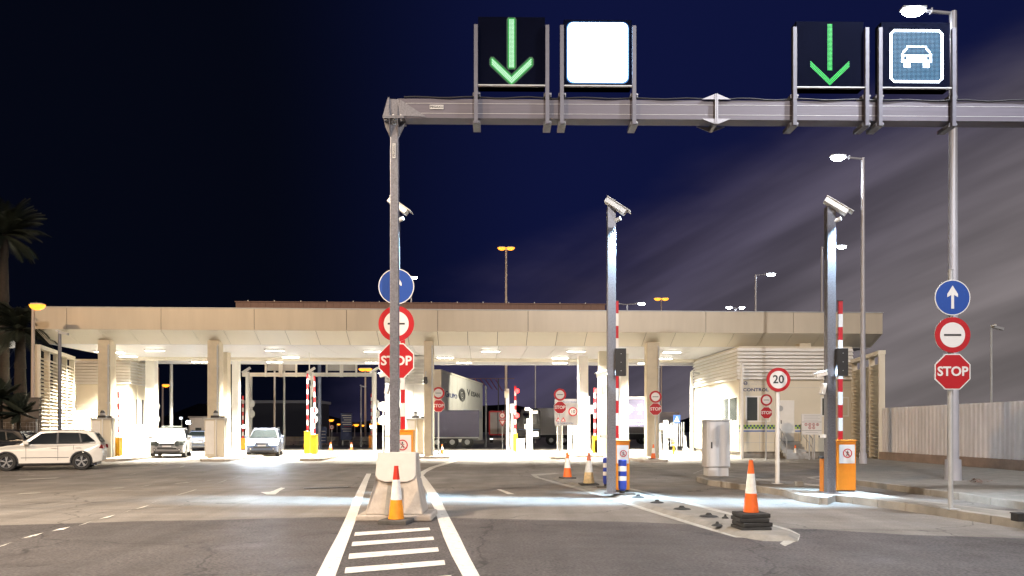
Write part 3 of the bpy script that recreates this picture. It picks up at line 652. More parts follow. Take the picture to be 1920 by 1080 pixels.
# ---------------------------------------------------------------- camera poles
def cam_pole(x, y, z0, label, hidden=False, boxz=(655, 706)):
    Y = G(x, y, z0)[1]; t = thing('camera_pole', label, 'camera pole', (X(x, Y), Y, z0), 0, 'tall galvanised camera poles along the lanes')
    h = Z(388, Y)-z0; m = P('pole', t, .01)
    m.box(-.1, .1, -.1, .1, 0, h, M_GALV); m.box(-.18, .18, -.18, .18, 0, .02, M_GALV); done(m)
    m = P('camera', t, .01)
    m.T = Matrix.Translation((.08, -.12, h-.02)) @ Matrix.Rotation(R(38), 4, 'Y') @ Matrix.Rotation(R(-15), 4, 'Z')
    m.box(-.28, .30, -.08, .08, -.06, .06, M_WHITE); m.box(-.30, .40, -.10, .10, .065, .085, M_WHITE); done(m)
    m = P('illuminator', t); m.cyl((.06, -.05, h-.36), (.2, -.1, h-.3), .05, M_WHITE, 12); m.cyl((.2, -.1, h-.3), (.215, -.105, h-.294), .045, E_HEADD, 12); done(m)
    m = P('signal_box', t, .01); b0, b1 = Z(boxz[1], Y)-z0, Z(boxz[0], Y)-z0; m.box(.07, .32, -.24, -.101, b0, b1, M_BLACK)
    for q in range(3): m.cyl((.2, -.24, b0+.12+q*.2), (.2, -.25, b0+.12+q*.2), .01, M_GREY, 8)
    done(m)
    m = P('side_camera', t, .01); zz = Z(702, Y)-z0; m.T = Matrix.Translation((-.22, -.05, zz)) @ Matrix.Rotation(R(-14), 4, 'Y')
    m.box(-.14, .12, -.07, .07, -.05, .05, M_WHITE); m.box(-.17, .13, -.08, .08, .052, .066, M_WHITE); done(m)
    m = P('flash_unit', t, .005); m.T = Matrix.Translation((-.16, -.04, Z(730, Y)-z0)) @ Matrix.Rotation(R(10), 4, 'Y'); m.box(-.05, .02, -.1, .1, -.13, .13, M_WHITE); m.box(-.07, -.052, -.08, .08, -.11, .11, M_SWHITE); done(m)
    m = P('side_camera', t, .01); zz = Z(818, Y)-z0; m.box(-.24, -.1, -.06, .06, zz-.04, zz+.04, M_WHITE); m.cyl((-.24, 0, zz), (-.26, 0, zz), .03, M_BLACK, 10); done(m)
    return t, Y, h
for x, y, z0, lab in ((741, 925, .1, 'camera pole half hidden behind the gantry post on the left'), (1146, 925, .1, 'tall camera pole on the middle island beside the striped bollards'), (1556, 924, .15, 'tall camera pole on the right island beside the orange cabinet')):
    t, Y, h = cam_pole(x, y, z0, lab)
    # spots added at an assumed illuminator throw a narrow cold band across the lanes
    light(t, 'SPOT', (.3, -.15, h-.3), 8500, (.50, .76, 1), 'lamp', .08, (R(0), R(14), 0), cone=R(66), blend=.8, scale=(1, .48, 1))
    light(t, 'SPOT', (-.42, -.15, 3.0), 1000, (.6, .8, 1), 'lamp', .05, (R(-8), R(-48), 0), cone=R(70), blend=.5, scale=(1, .4, 1))

# ---------------------------------------------------------------- barriers
def nopeds(par, cx, y, cz, s):
    m = MB(); m.ring(cx, cz, y, s*.78, s, M_RED, 28); m.disc(cx, cz+s*.45, y-.001, s*.14, M_BLACK, 12)
    m.bar((cx, y, cz+s*.3), (cx, y, cz-s*.1), s*.002+.003, s*.16, M_BLACK)
    for a, b in (((cx, cz-s*.1), (cx-s*.3, cz-s*.6)), ((cx, cz-s*.1), (cx+s*.28, cz-s*.58)), ((cx, cz+s*.25), (cx-s*.35, cz)), ((cx, cz+s*.25), (cx+s*.35, cz+s*.05))): m.bar((a[0], y, a[1]), (b[0], y, b[1]), .004, s*.12, M_BLACK)
    m.bar((cx-s*.6, y-.003, cz+s*.6), (cx+s*.6, y-.003, cz-s*.6), .003, s*.12, M_RED)
    return m.build('no_pedestrians_symbol', par)
def boom(par, x, y, z0, z1, w, off=0, band=.31):
    m = P('boom', par); z = z1; i = 0
    while z > z0+.01:
        e = max(z-band, z0); m.box(x-w/2, x+w/2, y-.03, y+.03, e, z, M_SWHITE if i % 2 else M_RED); z = e; i += 1
    m.box(x-w/2-.01, x+w/2+.01, y-.04, y+.04, z1, z1+.02, M_BLACK)
    return done(m)
def barrier(x, y, z0, w, ytop, yboom, label, mt=M_ORANGED, panel=True, bx=-.1, grp='lane barriers with raised booms', bw=.1, d=.35):
    Y = G(x, y, z0)[1]; t = thing('lane_barrier', label, 'barrier', (X(x, Y), Y, z0), 0, grp); h = Z(ytop, Y)-z0
    m = P('cabinet', t, .015); m.box(-w/2, w/2, 0, d, .03, h, mt); m.box(-w/2-.02, w/2+.02, -.02, d+.02, h, h+.03, mt); m.box(-w/2+.02, w/2-.02, .02, d-.02, 0, .03, M_BLACK)
    c = done(m)
    if panel:
        m = P('label_plate', t); m.box(-w*.38, w*.42, -.012, -.001, h*.56, h*.93, M_TRGREYW); pl = done(m); nopeds(pl, .02, -.016, h*.76, w*.24)
        m = MB(); m.box(-.0, w*.38, -.015, -.0125, h*.60, h*.615, M_SBACK); m.build('fine_print', pl)
    b = boom(t, bx, .2, h+.03, Z(yboom, Y)-z0, bw)
    return t, Y
M_TRGREYW = mat('label_grey', (.55, .52, .50), .5)
barrier(1587, 922, .15, .46, 827, 562, 'orange barrier cabinet with raised striped boom on the right island', bx=-.06)
barrier(1167, 921, .1, .36, 828, 562, 'orange barrier cabinet with raised striped boom behind the middle camera pole', bx=-.12)
barrier(753, 918, .25, .52, 808, 577, 'orange barrier cabinet with raised boom behind the gantry post', M_ORANGE, bx=.0)
for x, y, w, yt, yb, lab, bw, mt in ((218, 856, .32, 821, 735, 'yellow barrier cabinet by the left white building', .07, M_YELLOW),
        (575, 851, .32, 810, 700, 'yellow barrier cabinet, left one of the close pair', .08, M_YELLOW), (588, 851.5, .35, 816, 705, 'yellow barrier cabinet, right one of the close pair', .08, M_YELLOW),
        (966, 847, .30, 814, 724, 'yellow barrier cabinet left of the white instrument post', .13, M_YELLOW), (1116, 850, .32, 818, 727, 'yellow barrier cabinet left of the middle camera pole', .13, M_YELLOW)):
    t, Y = barrier(x, y, .12, w, yt, yb, lab, mt, False, 0, bw=bw)
    if x > 900:
        for zz in (733, 779):
            m = P('red_lamp', t); m.cyl((.12, .1, Z(zz, Y)-.12), (.12, .04, Z(zz, Y)-.12), .15, E_RED, 16); done(m)
for x, y, w, yt, yb, lab in ((455, 843, .5, 822, 742, 'orange barrier cabinet under the left end of the rear gantry'), (697, 840, .5, 817, 738, 'orange barrier cabinet under the right end of the rear gantry')):
    barrier(x, y, 0, w, yt, yb, lab, M_ORANGE, False, -.05, bw=.12)
# rising flap plate at the foot of the middle cabinet
# side plates beside the right cabinet
t = thing('guard_plate', 'narrow rusty orange plate standing left of the right camera pole', 'post', (*G(1546, 922, .15), .15)); m = P('plate', t); m.box(-.035, .035, 0, .2, 0, .78, M_ORANGED); m.box(-.06, .05, -.01, .21, .78, .83, M_BLACK); done(m)
t = thing('electrical_cabinet', 'grey metal electrical cabinet standing on the end of the right island', 'cabinet', (*G(1347, 893, .15), .15)); Y = t.location.y
w = 22*Y/1400; h = Z(786, Y)-.15
M_CAB = mat('cabinet_grey', (.56, .56, .57), .5, var=.05, vs=2)
m = P('plinth', t, .01); m.box(-w+.04, w-.04, .03, .55, 0, .28, M_CAB); done(m)
m = P('body', t, .012); m.box(-w, w, 0, .6, .28, h-.05, M_CAB); done(m)
m = P('cap', t, .01); m.box(-w-.04, w+.04, -.04, .64, h-.049, h, M_WHITE); done(m)
m = P('door', t, .008); m.box(-w+.05, w-.03, -.015, -.001, .31, h-.08, M_CAB); d = done(m)
m = P('handle', d, .004); m.box(-w+.13, -w+.17, -.04, -.016, h*.49, h*.6, M_BLACK); done(m)

# striped bollards
def bollard(x, y, h, r, lab, mt):
    a, b = G(x, y, .07); t = thing('bollard', lab, 'bollard', (a, b, .07), 0, 'blue and white striped bollards')
    m = P('body', t); z = 0; n = 18
    prof = [(r*.55, .0), (r*.6, .09), (r*.95, .14), (r, .2), (r, h*.40), (r, h*.40), (r, h*.53), (r, h*.53), (r, h*.67), (r, h*.67), (r, h*.82), (r, h*.82), (r, h-.01), (r*.9, h)]
    cols = [M_RUBBER, mt, mt, mt, mt, M_SWHITE, M_SWHITE, mt, mt, M_SWHITE, M_SWHITE, mt, mt]
    for (r0, z0), (r1, z1), c in zip(prof, prof[1:], cols):
        if z1-z0 > 1e-4: m.cyl((0, 0, z0), (0, 0, z1), r0, c, n, r1, False)
    m.cyl((0, 0, h-.001), (0, 0, h), r*.9, mt, n); done(m)
    m = P('foot', t, .01); m.box(-.22, .3, -.12, .12, 0, .035, M_RUBBERG); done(m)
    return t
bollard(1167, 927, .83, .10, 'blue and white striped bollard in front of the orange cabinet, right of the camera pole', M_BOLB)
bollard(1135, 914, .80, .065, 'blue and white striped bollard left of the middle camera pole', M_BOLB)

# ---------------------------------------------------------------- cones
def cone(x, y, z0, hpx, rpx, label, body=M_CONE, top=None, basew=.25, stack=1, low=None, tile=0, bz=.05, Y=None):
    if Y is None: Y = G(x, y, z0)[1]
    s = Y/1400; h = hpx*s; r = rpx*s
    t = thing('traffic_cone', label, 'cone', (X(x, Y), Y, z0), random.uniform(-.3, .3), 'orange and white traffic cones')
    zb = 0
    for i in range(stack):
        m = P('base', t, .012); a = .02*math.sin(i*2.1); w = basew*(1-.02*i); m.T = Matrix.Rotation(a*2, 4, 'Z')
        m.box(-w+a, w+a, -w, w, zb, zb+bz-.006, M_RUBBERG if stack == 1 else M_RUBBER); done(m); zb += bz
    m = P('body', t); n = 24; cuts = [(0, r), (.03, r*.92), (.36, 0), (.68, 0), (1, r*.24)]
    rad = lambda f: r*.92+(r*.24-r*.92)*f
    for f0, f1, mt in ((0, .36, low or body), (.36, .74, M_CONEW), (.74, 1, top or body)):
        m.cyl((0, 0, zb+h*f0), (0, 0, zb+h*f1), rad(f0), mt, n, rad(f1), False)
    m.cyl((0, 0, zb+h), (0, 0, zb+h-.01), r*.24, M_BLACK, n); m.cyl((0, 0, zb+h-.015), (0, 0, zb+h+.0), r*.26, top or body, n, r*.25, False)
    done(m); return t
cone(743, 981, 0, 99, 16, 'traffic cone with bright orange foot and dark red tip before the concrete block', M_CONE, M_CONER, .25, 1, M_CONEL, bz=.08)
cone(1408, 993, .05, 97, 15.5, 'weathered traffic cone on a stack of black rubber bases at the island tip', M_CONE, M_CONE, .24, 4, bz=.07)
cone(1064, 897, .07, 47, 9, 'clean orange and white cone, left one at the far end of the middle island', M_CONE, None, .22)
cone(1104, 909, .07, 57, 11.5, 'pale faded cone with yellow and blue stains on the middle island', mat('faded_cone', (.75, .35, .18), .6, var=.3, vs=9), mat('faded_cone_tip', (.6, .16, .08), .6, var=.2), .26, low=mat('yellowed_cone', (.8, .58, .3), .6, var=.3, vs=5))
cone(1225, 861, .12, 26, 5, 'small cone at the foot of the column left of the office')
cone(1491, 860, 0, 24, 5, 'small cone at the foot of the office steps')
cone(829, 851, .12, 16, 4, 'small cone beside the small STOP pair right of the middle column')
cone(620, 845, 0, 14, 3.5, 'far cone beyond the canopy, left one of two')
cone(659, 844, 0, 13, 3.5, 'far cone beyond the canopy, right one of two')
cone(982, 848, 0, 10, 3.5, 'tiny orange cone beside the white instrument post')

# ---------------------------------------------------------------- street lamps
def streetlamp(x, Y, ytop, headx, label, heady=None, orange=False, double=False, power=0, w=.09, z0=0, w2=None, single=False):
    t = thing('street_lamp', label, 'street lamp', (X(x, Y), Y, z0), 0, 'orange street lamps' if orange else 'white street lamps'); h = Z(ytop, Y)-z0
    pm = M_ORPOST if orange else M_LPOST; E = E_ORANGE if orange else E_LAMP
    m = P('post', t); m.cyl((0, 0, 0), (0, 0, h), w, pm, 14, w*.6); m.cyl((0, 0, 0), (0, 0, .6), w*1.4, pm, 14, w*1.3); done(m)
    dx = X(headx, Y)-X(x, Y)
    for s in ((-1, 1) if double else (1,)):
        hz = h-.05
        m = P('arm', t); m.cyl((0, 0, hz), (s*dx*.7, 0, hz+.08), .045, pm, 8); m.box(s*dx*.55-.02, s*dx*.55+.02, -.06, .06, hz, hz+.14, pm); done(m)
        m = P('lamp_head', t, .02); m.T = Matrix.Translation((s*dx, 0, hz+.1)); L_ = max(.3, abs(dx)*.3); m.box(-L_, L_, -.13, .13, .0, .07, M_GREY); hd = done(m)
        m = P('lens', hd); m.T = Matrix.Translation((s*dx, 0, hz+.09)); rx, rz_ = (min(L_*.95, .34), .17) if not orange else ((.55, .45) if Y > 140 else (.42, .28))
        vs = [(rx*math.cos(b)*math.cos(a), .2*math.cos(b)*math.sin(a), -rz_*math.sin(b)) for b in (0, .4, .8, 1.2, 1.57) for a in [2*math.pi*q/14 for q in range(14)]]
        m.add(vs, [(j*14+q, j*14+(q+1) % 14, (j+1)*14+(q+1) % 14, (j+1)*14+q) for j in range(4) for q in range(14)], E, True); done(m)
        if power: light(t, 'SPOT', (s*dx, 0, hz), power, (1, .48, .12) if orange else (.85, .93, 1), 'lamp', .15, cone=R(150), blend=.6)
    return t
streetlamp(1787, 21.6, 22, 1712, 'tall white street lamp behind the right STOP sign stack, nearest of its row', power=6500, w=.16, z0=.15)
streetlamp(1618, 31.8, 296, 1571, 'second tall white street lamp, standing before the slatted screen', power=6500, w=.12)
streetlamp(1541, 52, 463, 1578, 'white street lamp showing above the canopy right of the right camera pole', w=.11)
streetlamp(1417, 60, 515, 1446, 'white street lamp above the canopy over the control office', w=.12)
streetlamp(1379, 75, 577, 1391, 'distant double headed white lamp above the canopy', double=True, w=.1)
streetlamp(1176, 73, 570, 1203, 'distant double headed white lamp just right of the middle camera pole', double=True, w=.1)
streetlamp(771, 64, 521, 776, 'small white lamp showing beside the blue arrow sign', w=.1)
streetlamp(949, 72, 465, 957, 'tall double headed orange street lamp above the middle of the canopy', orange=True, double=True, w=.16)
streetlamp(1240, 85, 560, 1247, 'orange street lamp low above the canopy right of the middle camera pole', orange=True, double=True, w=.1)
streetlamp(62, 37.6, 573, 70, 'orange lamp on a tall post at the left end of the canopy', orange=True, power=2000, w=.12)
streetlamp(305, 80, 722, 311, 'orange street lamp seen through the left lane opening', orange=True, w=.14)
streetlamp(685, 76, 692, 690, 'double headed orange street lamp at the right of the rear gantry', orange=True, double=True, w=.13)
for i, (x, Y, y) in enumerate(((618, 150, 787), (665, 150, 772+24), (640, 190, 794), (590, 170, 793), (694, 170, 795), (707, 180, 793), (677, 200, 797), (603, 220, 797), (632, 230, 795), (655, 240, 797), (355+20, 150, 790))):
    if i == 10: break
    o = streetlamp(x, Y, y, x+3, '', orange=True, w=.1)
    o['label'] = 'tiny far orange lamp near the horizon in the middle opening'; o['group'] = 'tiny orange lamps near the horizon'
for x, Y, hx, lab, pw, col in ((11.0, 11.0, 9.2, 'white street lamp just outside the right edge of the view', 6500, (.9, .93, 1)), (-14.5, 8, -12.5, 'warm street lamp outside the left edge of the view', 21000, (1, .84, .66))):
    t = streetlamp(960+x/Y*1400, Y, 803-12.05*1400/Y, 960+hx/Y*1400, lab, w=.14)
    light(t, 'SPOT', (hx-x, 0, 13.5), pw, col, 'lamp', .25, cone=R(150), blend=.4)
# masts behind the camera whose floodlights light the road
for k, (a, b, c, p, col) in enumerate(((-46, -42, 42, 185000, (1, .68, .40)), (24, -58, 42, 150000, (1, .93, .88)))):
    t = thing('floodlight_mast', ['warm tall floodlight mast standing behind the viewpoint on the left', 'neutral floodlight mast standing behind the viewpoint on the right'][k], 'floodlight', (a, b, 0))
    m = P('mast', t); m.cyl((0, 0, 0), (0, 0, c), .18, M_GALV, 12, .1); done(m)
    m = P('lamp_head', t); m.box(-.8, .8, -.2, .2, c, c+.3, M_GREY); hd = done(m); m = P('lens', hd); m.box(-.7, .7, .205, .215, c+.03, c+.27, E_LAMP); done(m)
    d = Vector((-15 if k == 0 else 3, 30, 2))-Vector((a, b, c)); e = d.to_track_quat('-Z', 'Y').to_euler()
    light(t, 'SPOT', (0, .5, c), p, col, 'lamp', .6, e, cone=R((44, 50)[k]), blend=.6)
t = thing('floodlight', 'added slim floodlight pole that lights the lettered warehouse wall', 'floodlight', (X(1004, 84), 84, 0))  # made-up pole, added to brighten the lettered wall
post(t, 9, .07); m = P('lamp_head', t); m.box(-.3, .3, -.1, .1, 9, 9.3, M_GREY); done(m)
light(t, 'SPOT', (0, .2, 8.9), 9000, (1, .95, .8), 'lamp', .2, (Vector((-6, 91, 5))-Vector((X(1004, 84), 84.2, 8.9))).to_track_quat('-Z', 'Y').to_euler(), cone=R(80), blend=.3)
# plain tall poles seen through the openings
for x, Y, yt, w, lab, mt in ((321, 54, 676, .13, 'thick pale pole in the left lane opening', M_GREY), (297, 60, 690, .06, 'thin dark pole left of the orange lamp in the left opening', M_ROOFB), (515, 70, 684, .1, 'pale pole behind the left sign panels of the rear gantry', M_WHITE),
                         (533, 62, 690, .09, 'pale pole right of the moving car in the middle opening', M_WHITE), (599, 60, 680, .17, 'blue tinted pole right of the yellow barrier pair', M_CARB), (677, 66, 723, .07, 'short instrumented pole left of the orange double lamp', M_GREY),
                         (911, 66, 724, .1, 'slim pale pole right of the dark trailer', M_GREY), (112, 36, 622, .09, 'slim grey pole with a camera before the left slatted screen', M_GALV), (1297, 47, 697, .11, 'white round pole at the corner of the control office', M_WHITE), (1391, 40.6, 681, .09, 'slim white pole before the office front', M_WHITE),
                         (1859, 34, 612, .06, 'slim pole with small cameras rising behind the corrugated fence', M_GREY)):
    t = thing('pole', lab, 'pole', (X(x, Y), Y, 0), 0, 'plain poles'); h = Z(yt, Y)
    m = P('shaft', t); m.cyl((0, 0, 0), (0, 0, h), w, mt, 12, w*.85); done(m)
    m = P('fitting', t, .005)
    if x in (112, 1297, 1859, 677): m.box(-.04, .04, -.3, 0, h-.02, h+.06, M_WHITE); m.T = Matrix.Translation((.22, -.1, h-.08)) @ Matrix.Rotation(R(12), 4, 'Y'); m.box(-.2, .25, -.08, .08, -.06, .06, M_GREY)
    else: m.cyl((0, 0, h), (0, 0, h+.05), w, mt, 12, w*.3)
    done(m)

# ---------------------------------------------------------------- rear gantry
Y = 60; t = thing('sign_gantry', 'rear gantry of white steel seen through the middle opening, panels facing away', 'gantry', (X(462, Y), Y, 0)); bx0 = 0; bx1 = X(700, Y)-X(462, Y)
m = P('beam', t); m.box(-.3, bx1, -.15, .15, Z(706, Y), Z(699, Y), M_WHITE); done(m)
for a in (.35, bx1): m = P('post', t); m.box(a-.1, a+.1, -.1, .1, 0, Z(706, Y), M_WHITE); done(m)
for i, (a, b) in enumerate(((500, 526), (530, 557), (614, 640), (643, 669))):
    m = P('sign_panel', t, .02); m.box(X(a, Y)-X(462, Y), X(b, Y)-X(462, Y), -.15, .1, Z(695, Y), Z(672, Y), M_TRGREY); s = done(m)
    for q in (a, b): m = P('upright', s); m.box(X(q, Y)-X(462, Y)-.07, X(q, Y)-X(462, Y)+.07, -.27, -.16, Z(707, Y), Z(672, Y), M_WHITE); done(m)
for x, lab in ((464, 'white camera pole at the left of the middle opening'), (585, 'white camera pole behind the yellow barrier pair'), (703, 'white camera pole at the right of the middle opening')):
    Y = 56; t = thing('camera_pole', lab, 'camera pole', (X(x, Y), Y, 0), 0, 'white camera poles beyond the canopy'); h = Z(697, Y)
    m = P('pole', t, .01); m.box(-.11, .11, -.11, .11, 0, h, M_WHITE); done(m)
    m = P('camera', t); m.T = Matrix.Translation((-.05, -.1, h+.1)) @ Matrix.Rotation(R(-32), 4, 'Y'); m.box(-.35, .35, -.1, .1, -.08, .08, M_WHITE); done(m)
    if x != 585:
        m = P('floodlight', t, .01); zz = Z(800, Y); m.box(-.3, -.08, -.3, -.12, zz-.1, zz+.1, M_GREY); f = done(m); m = P('lens', f); m.box(-.28, -.1, -.32, -.302, zz-.08, zz+.08, E_HEAD); done(m)
    else: m = P('signal_box', t); m.box(.05, .4, -.3, -.12, Z(765, Y), Z(744, Y), M_BLACK); done(m)

# ---------------------------------------------------------------- left building and screens
def screen(name, label, A, B, h, bays, zb=.0, slat=.19, tint=M_CREAM):
    A = Vector((*A, 0)); B = Vector((*B, 0)); d = B-A; Ln = d.length; t = thing(name, label, 'screen', A, math.atan2(d.y, d.x))
    m = P('frame', t, .01)
    for i in range(bays+1): q = Ln*i/bays; wd = .16 if i in (0, bays) else .07; m.box(q-wd/2, q+wd/2, -.14, .14, zb, h-.21, tint)
    m.box(-.08, Ln+.08, -.17, .17, h-.2, h, tint); done(m)
    for i in range(bays):
        a = Ln*i/bays+.06; b = Ln*(i+1)/bays-.06; m = P('louvre_bay', t); z = zb+.1
        while z < h-.65:
            m.add([(a, -.12, z), (b, -.12, z), (b, .10, z+slat*.8), (a, .10, z+slat*.8), (a, -.12, z-.02), (b, -.12, z-.02), (b, .10, z+slat*.8-.02), (a, .10, z+slat*.8-.02)],
                  [(0, 1, 2, 3), (7, 6, 5, 4), (0, 4, 5, 1), (1, 5, 6, 2), (2, 6, 7, 3), (3, 7, 4, 0)], tint); z += slat
        done(m)
    return t
screen('louvre_screen', 'cream slatted screen wall at the left end of the canopy', (X(70, 38.5), 38.5), (X(135, 45), 45), Z(646, 38.5), 4)
screen('louvre_screen', 'cream slatted screen wall at the right end beside the corrugated fence', (X(1653, 36.5), 36.5), (X(1588, 43), 43), Z(657, 36.5), 4)
def louvre_band(par, x0, x1, y, z0, z1, n, name='louvre_band', side=None, mt=M_WHITE):
    m = P(name, par); h = (z1-z0)/n
    for i in range(n):
        z = z0+i*h
        if side is None: m.add([(x0, y-.14, z+h*.1), (x1, y-.14, z+h*.1), (x1, y-.02, z+h*.95), (x0, y-.02, z+h*.95), (x0, y-.12, z), (x1, y-.12, z), (x1, y, z+h*.9), (x0, y, z+h*.9)], [(0,1,2,3),(7,6,5,4),(0,4,5,1),(1,5,6,2),(2,6,7,3),(3,7,4,0)], mt)
        else:
            s = side; m.add([(y+s*.14, x0, z+h*.1), (y+s*.14, x1, z+h*.1), (y+s*.02, x1, z+h*.95), (y+s*.02, x0, z+h*.95), (y+s*.12, x0, z), (y+s*.12, x1, z), (y, x1, z+h*.9), (y, x0, z+h*.9)], [(0,1,2,3),(7,6,5,4),(0,4,5,1),(1,5,6,2),(2,6,7,3),(3,7,4,0)], mt)
    return done(m)
Y0 = 49.2; xa = X(137, Y0); xb = X(241, Y0)
t = thing('gate_office', 'cream office with a band of white louvres under the left of the canopy', 'building', (xb, Y0, 0), CA); w = xb-xa
m = P('wall', t); m.box(-w, 0, 0, 3.2, 0, 6.2, M_CREAM); done(m)
m = P('wall_joints', t); m.box(-w, 0, -.006, -.001, 3.05, 3.07, M_SBACK)
for q in (-w*.92, -w*.35, -.4): m.box(q-.01, q+.01, -.006, -.001, .2, 4.5, M_SBACK)
done(m)
louvre_band(t, -w, .14, 0, 4.55, 6.1, 8); louvre_band(t, 0, 3.2, 0, 4.55, 6.1, 8, side=1)
m = P('window', t); m.box(.003, .03, 1.1, 1.22, 1.9, 3.6, M_BLACK); m.box(.003, .03, 1.9, 2.15, 1.9, 3.6, M_BLACK); m.box(.003, .02, 1.24, 1.88, 1.9, 3.6, M_WIN); done(m)
m = P('green_sign', t); m.box(-1.1, -.4, -.02, -.002, 1.25, 1.45, mat('teal', (.05, .3, .2), .5)); done(m)
m = P('base_strip', t); m.box(-1.9, -.02, -.03, -.002, 1.0, 1.08, mat('teal_strip', (.12, .30, .28), .5)); done(m)
m = P('door', t, .01); m.box(-w*.33, -w*.05, -.02, -.007, .1, 2.6, M_WHITE); done(m)
Y = 46; t = thing('bar_fence', 'row of white vertical bars before the left office', 'fence', (X(101, Y), Y, 0), CA); nb = 15; wd = X(192, Y)-X(101, Y)
for i in range(nb): m = P('bar', t); q = wd*i/(nb-1); m.box(q-.06, q+.06, -.03, .03, 0, Z(770, Y), M_CREAM); done(m)
m = P('rail', t); m.box(-.05, wd+.05, .035, .07, .3, .38, M_CREAM); m.box(-.05, wd+.05, .035, .07, 1.9, 1.98, M_CREAM); done(m)
# instrument cabinets before the columns
for x, Y, lab in ((189, 39.7, 'white instrument cabinet with roof gear at the leftmost front column'), (402, 39.9, 'white instrument cabinet with roof gear at the second front column'), (778, 44, 'white instrument cabinet with a domed device left of the middle column')):
    t = thing('instrument_cabinet', lab, 'cabinet', (X(x, Y), Y, .12), CA, 'white instrument cabinets'); w = .52; h = Z(786, Y)-.12
    m = P('body', t, .015); m.box(-w, w, 0, .5, .0, h, M_CREAM); done(m)
    m = P('door', t, .01); m.box(-w+.05, -.02, -.015, -.001, .15, h-.1, M_WHITE); done(m)
    m = P('door', t, .01); m.box(.02, w-.05, -.015, -.001, .15, h-.1, M_CREAM); done(m)
    m = P('steel_tube', t); m.cyl((w+.06, .1, 0), (w+.06, .1, h), .03, M_GREY, 8); m.cyl((.1, -.06, 0), (.1, -.06, h), .03, M_WHITE, 8); done(m)
    m = P('roof_tray', t, .01); m.box(-w-.1, w+.15, -.1, .55, h, h+.07, M_GREY); m.box(-.2, .25, .0, .3, h+.07, h+.2, M_BLACK); m.cyl((.02, .15, h+.2), (.02, .15, h+.34), .13, M_GREY, 14); m.cyl((.02, .15, h+.34), (.02, .15, h+.48), .13, M_BLACK, 14, .06); m.box(.35, .55, -.05, .15, h+.07, h+.17, M_BLACK); done(m)
# booth behind the gantry post
Y0 = 47; xa = X(722, Y0); xb = X(797, Y0)
t = thing('toll_booth', 'white booth with a louvred top behind the gantry post', 'booth', (xa, Y0, 0), CA); w = xb-xa
m = P('wall', t); m.box(0, w, 0, 3, .12, 6.2, M_WHITE); done(m)
louvre_band(t, .0, w, 0, 4.4, 6.0, 8)
m = P('window', t); m.box(.9, 1.8, -.03, -.002, 1.6, 2.9, M_WIN); wn = done(m); m = P('frame', wn); m.box(.84, .9, -.04, -.002, 1.55, 2.95, M_GREY); m.box(1.8, 1.86, -.04, -.002, 1.55, 2.95, M_GREY); done(m)
# hanging camera on the middle column
for x, y, Y, lab in ((798, 710, 40.6, 'black hanging camera on the middle column'), (580, 716, 45, 'black hanging camera over the yellow barrier pair')):
    t = thing('hanging_camera', lab, 'camera', (X(x, Y), Y, Z(y, Y))); m = P('housing', t); m.cyl((0, 0, -.2), (0, 0, .1), .13, M_BLACK, 14, .1); m.cyl((0, 0, -.3), (0, 0, -.2), .05, M_BLACK, 14, .13); done(m)
    m = P('bracket', t); m.cyl((0, 0, .1), (0, 0, .35), .03, M_GREY, 8); m.cyl((0, 0, .35), (0, .3, .4), .03, M_GREY, 8)
    if x == 580: m.cyl((0, 0, .35), (0, 0, 6.2-Z(y, Y)), .03, M_WHITE, 8)
    done(m)

# ---------------------------------------------------------------- control office
OX, OY = X(1386, 41.4), 41.4
t = thing('control_office', 'cream control office with louvred top band, checked stripe and steps at the right', 'building', (OX, OY, 0), CA)
D = 8.6; FW = 6.4
m = P('wall', t); m.box(0, FW, 0, D, .35, 6.2, M_CREAM); m.box(.1, FW, .1, D, 0, .35, M_CONCD); done(m)
louvre_band(t, -.14, FW, 0, 4.35, 6.1, 9); louvre_band(t, 0, D, 0, 4.35, 6.1, 9, side=-1)
m = P('wall_joints', t)
for q in (1.15, 2.3, 3.35): m.box(q-.01, q+.01, -.006, -.002, .4, 1.4, M_SBACK)
m.box(0, 2.2, -.006, -.002, .85, .87, M_SBACK); m.box(0, FW, -.006, -.002, 3.9, 3.915, M_SBACK); m.box(-.006, -.002, 0, D, .85, .87, M_SBACK); m.box(-.006, -.002, 0, D, 3.4, 3.42, M_SBACK); done(m)
m = P('checked_band', t)
for i in range(22):
    for j in range(2): m.box(.0+i*.1, .1+i*.1, -.008, -.003, 1.62+j*.11, 1.73+j*.11, M_NAVY if (i+j) % 2 else M_GREEN)
for i in range(14):
    for j in range(2): m.box(3.15+i*.1, 3.25+i*.1, -.008, -.003, 1.62+j*.11, 1.73+j*.11, M_NAVY if (i+j) % 2 else M_GREEN)
m.box(-.008, -.003, 0, D, 1.62, 1.84, mat('pale_green', (.45, .58, .28), .5)); m.box(0, 2.2, -.008, -.003, 1.46, 1.53, M_BLUEL); m.box(3.15, 4.5, -.008, -.003, 1.46, 1.53, M_BLUEL); m.box(-.008, -.003, 0, D, 1.46, 1.53, M_SBACK)
done(m)
def win(par, x0, x1, z0, z1, side=None, y=0):
    m = P('window', par)
    if side is None: m.box(x0, x1, y-.03, y-.003, z0, z1, M_WHITE); f = done(m); m = P('pane', f); mid = (x0+x1)/2; m.box(x0+.08, mid-.04, y-.036, y-.031, z0+.08, z1-.08, M_WIN); m.box(mid+.04, x1-.08, y-.036, y-.031, z0+.08, z1-.08, M_CREAM if side is None else M_WIN)
    else: m.box(-.03, -.003, x0, x1, z0, z1, M_WHITE); f = done(m); m = P('pane', f); mid = (x0+x1)/2; m.box(-.036, -.031, x0+.1, mid-.1, z0+.08, z1-.08, M_WIN); m.box(-.036, -.031, mid+.1, x1-.1, z0+.08, z1-.08, M_WIN)
    done(m)
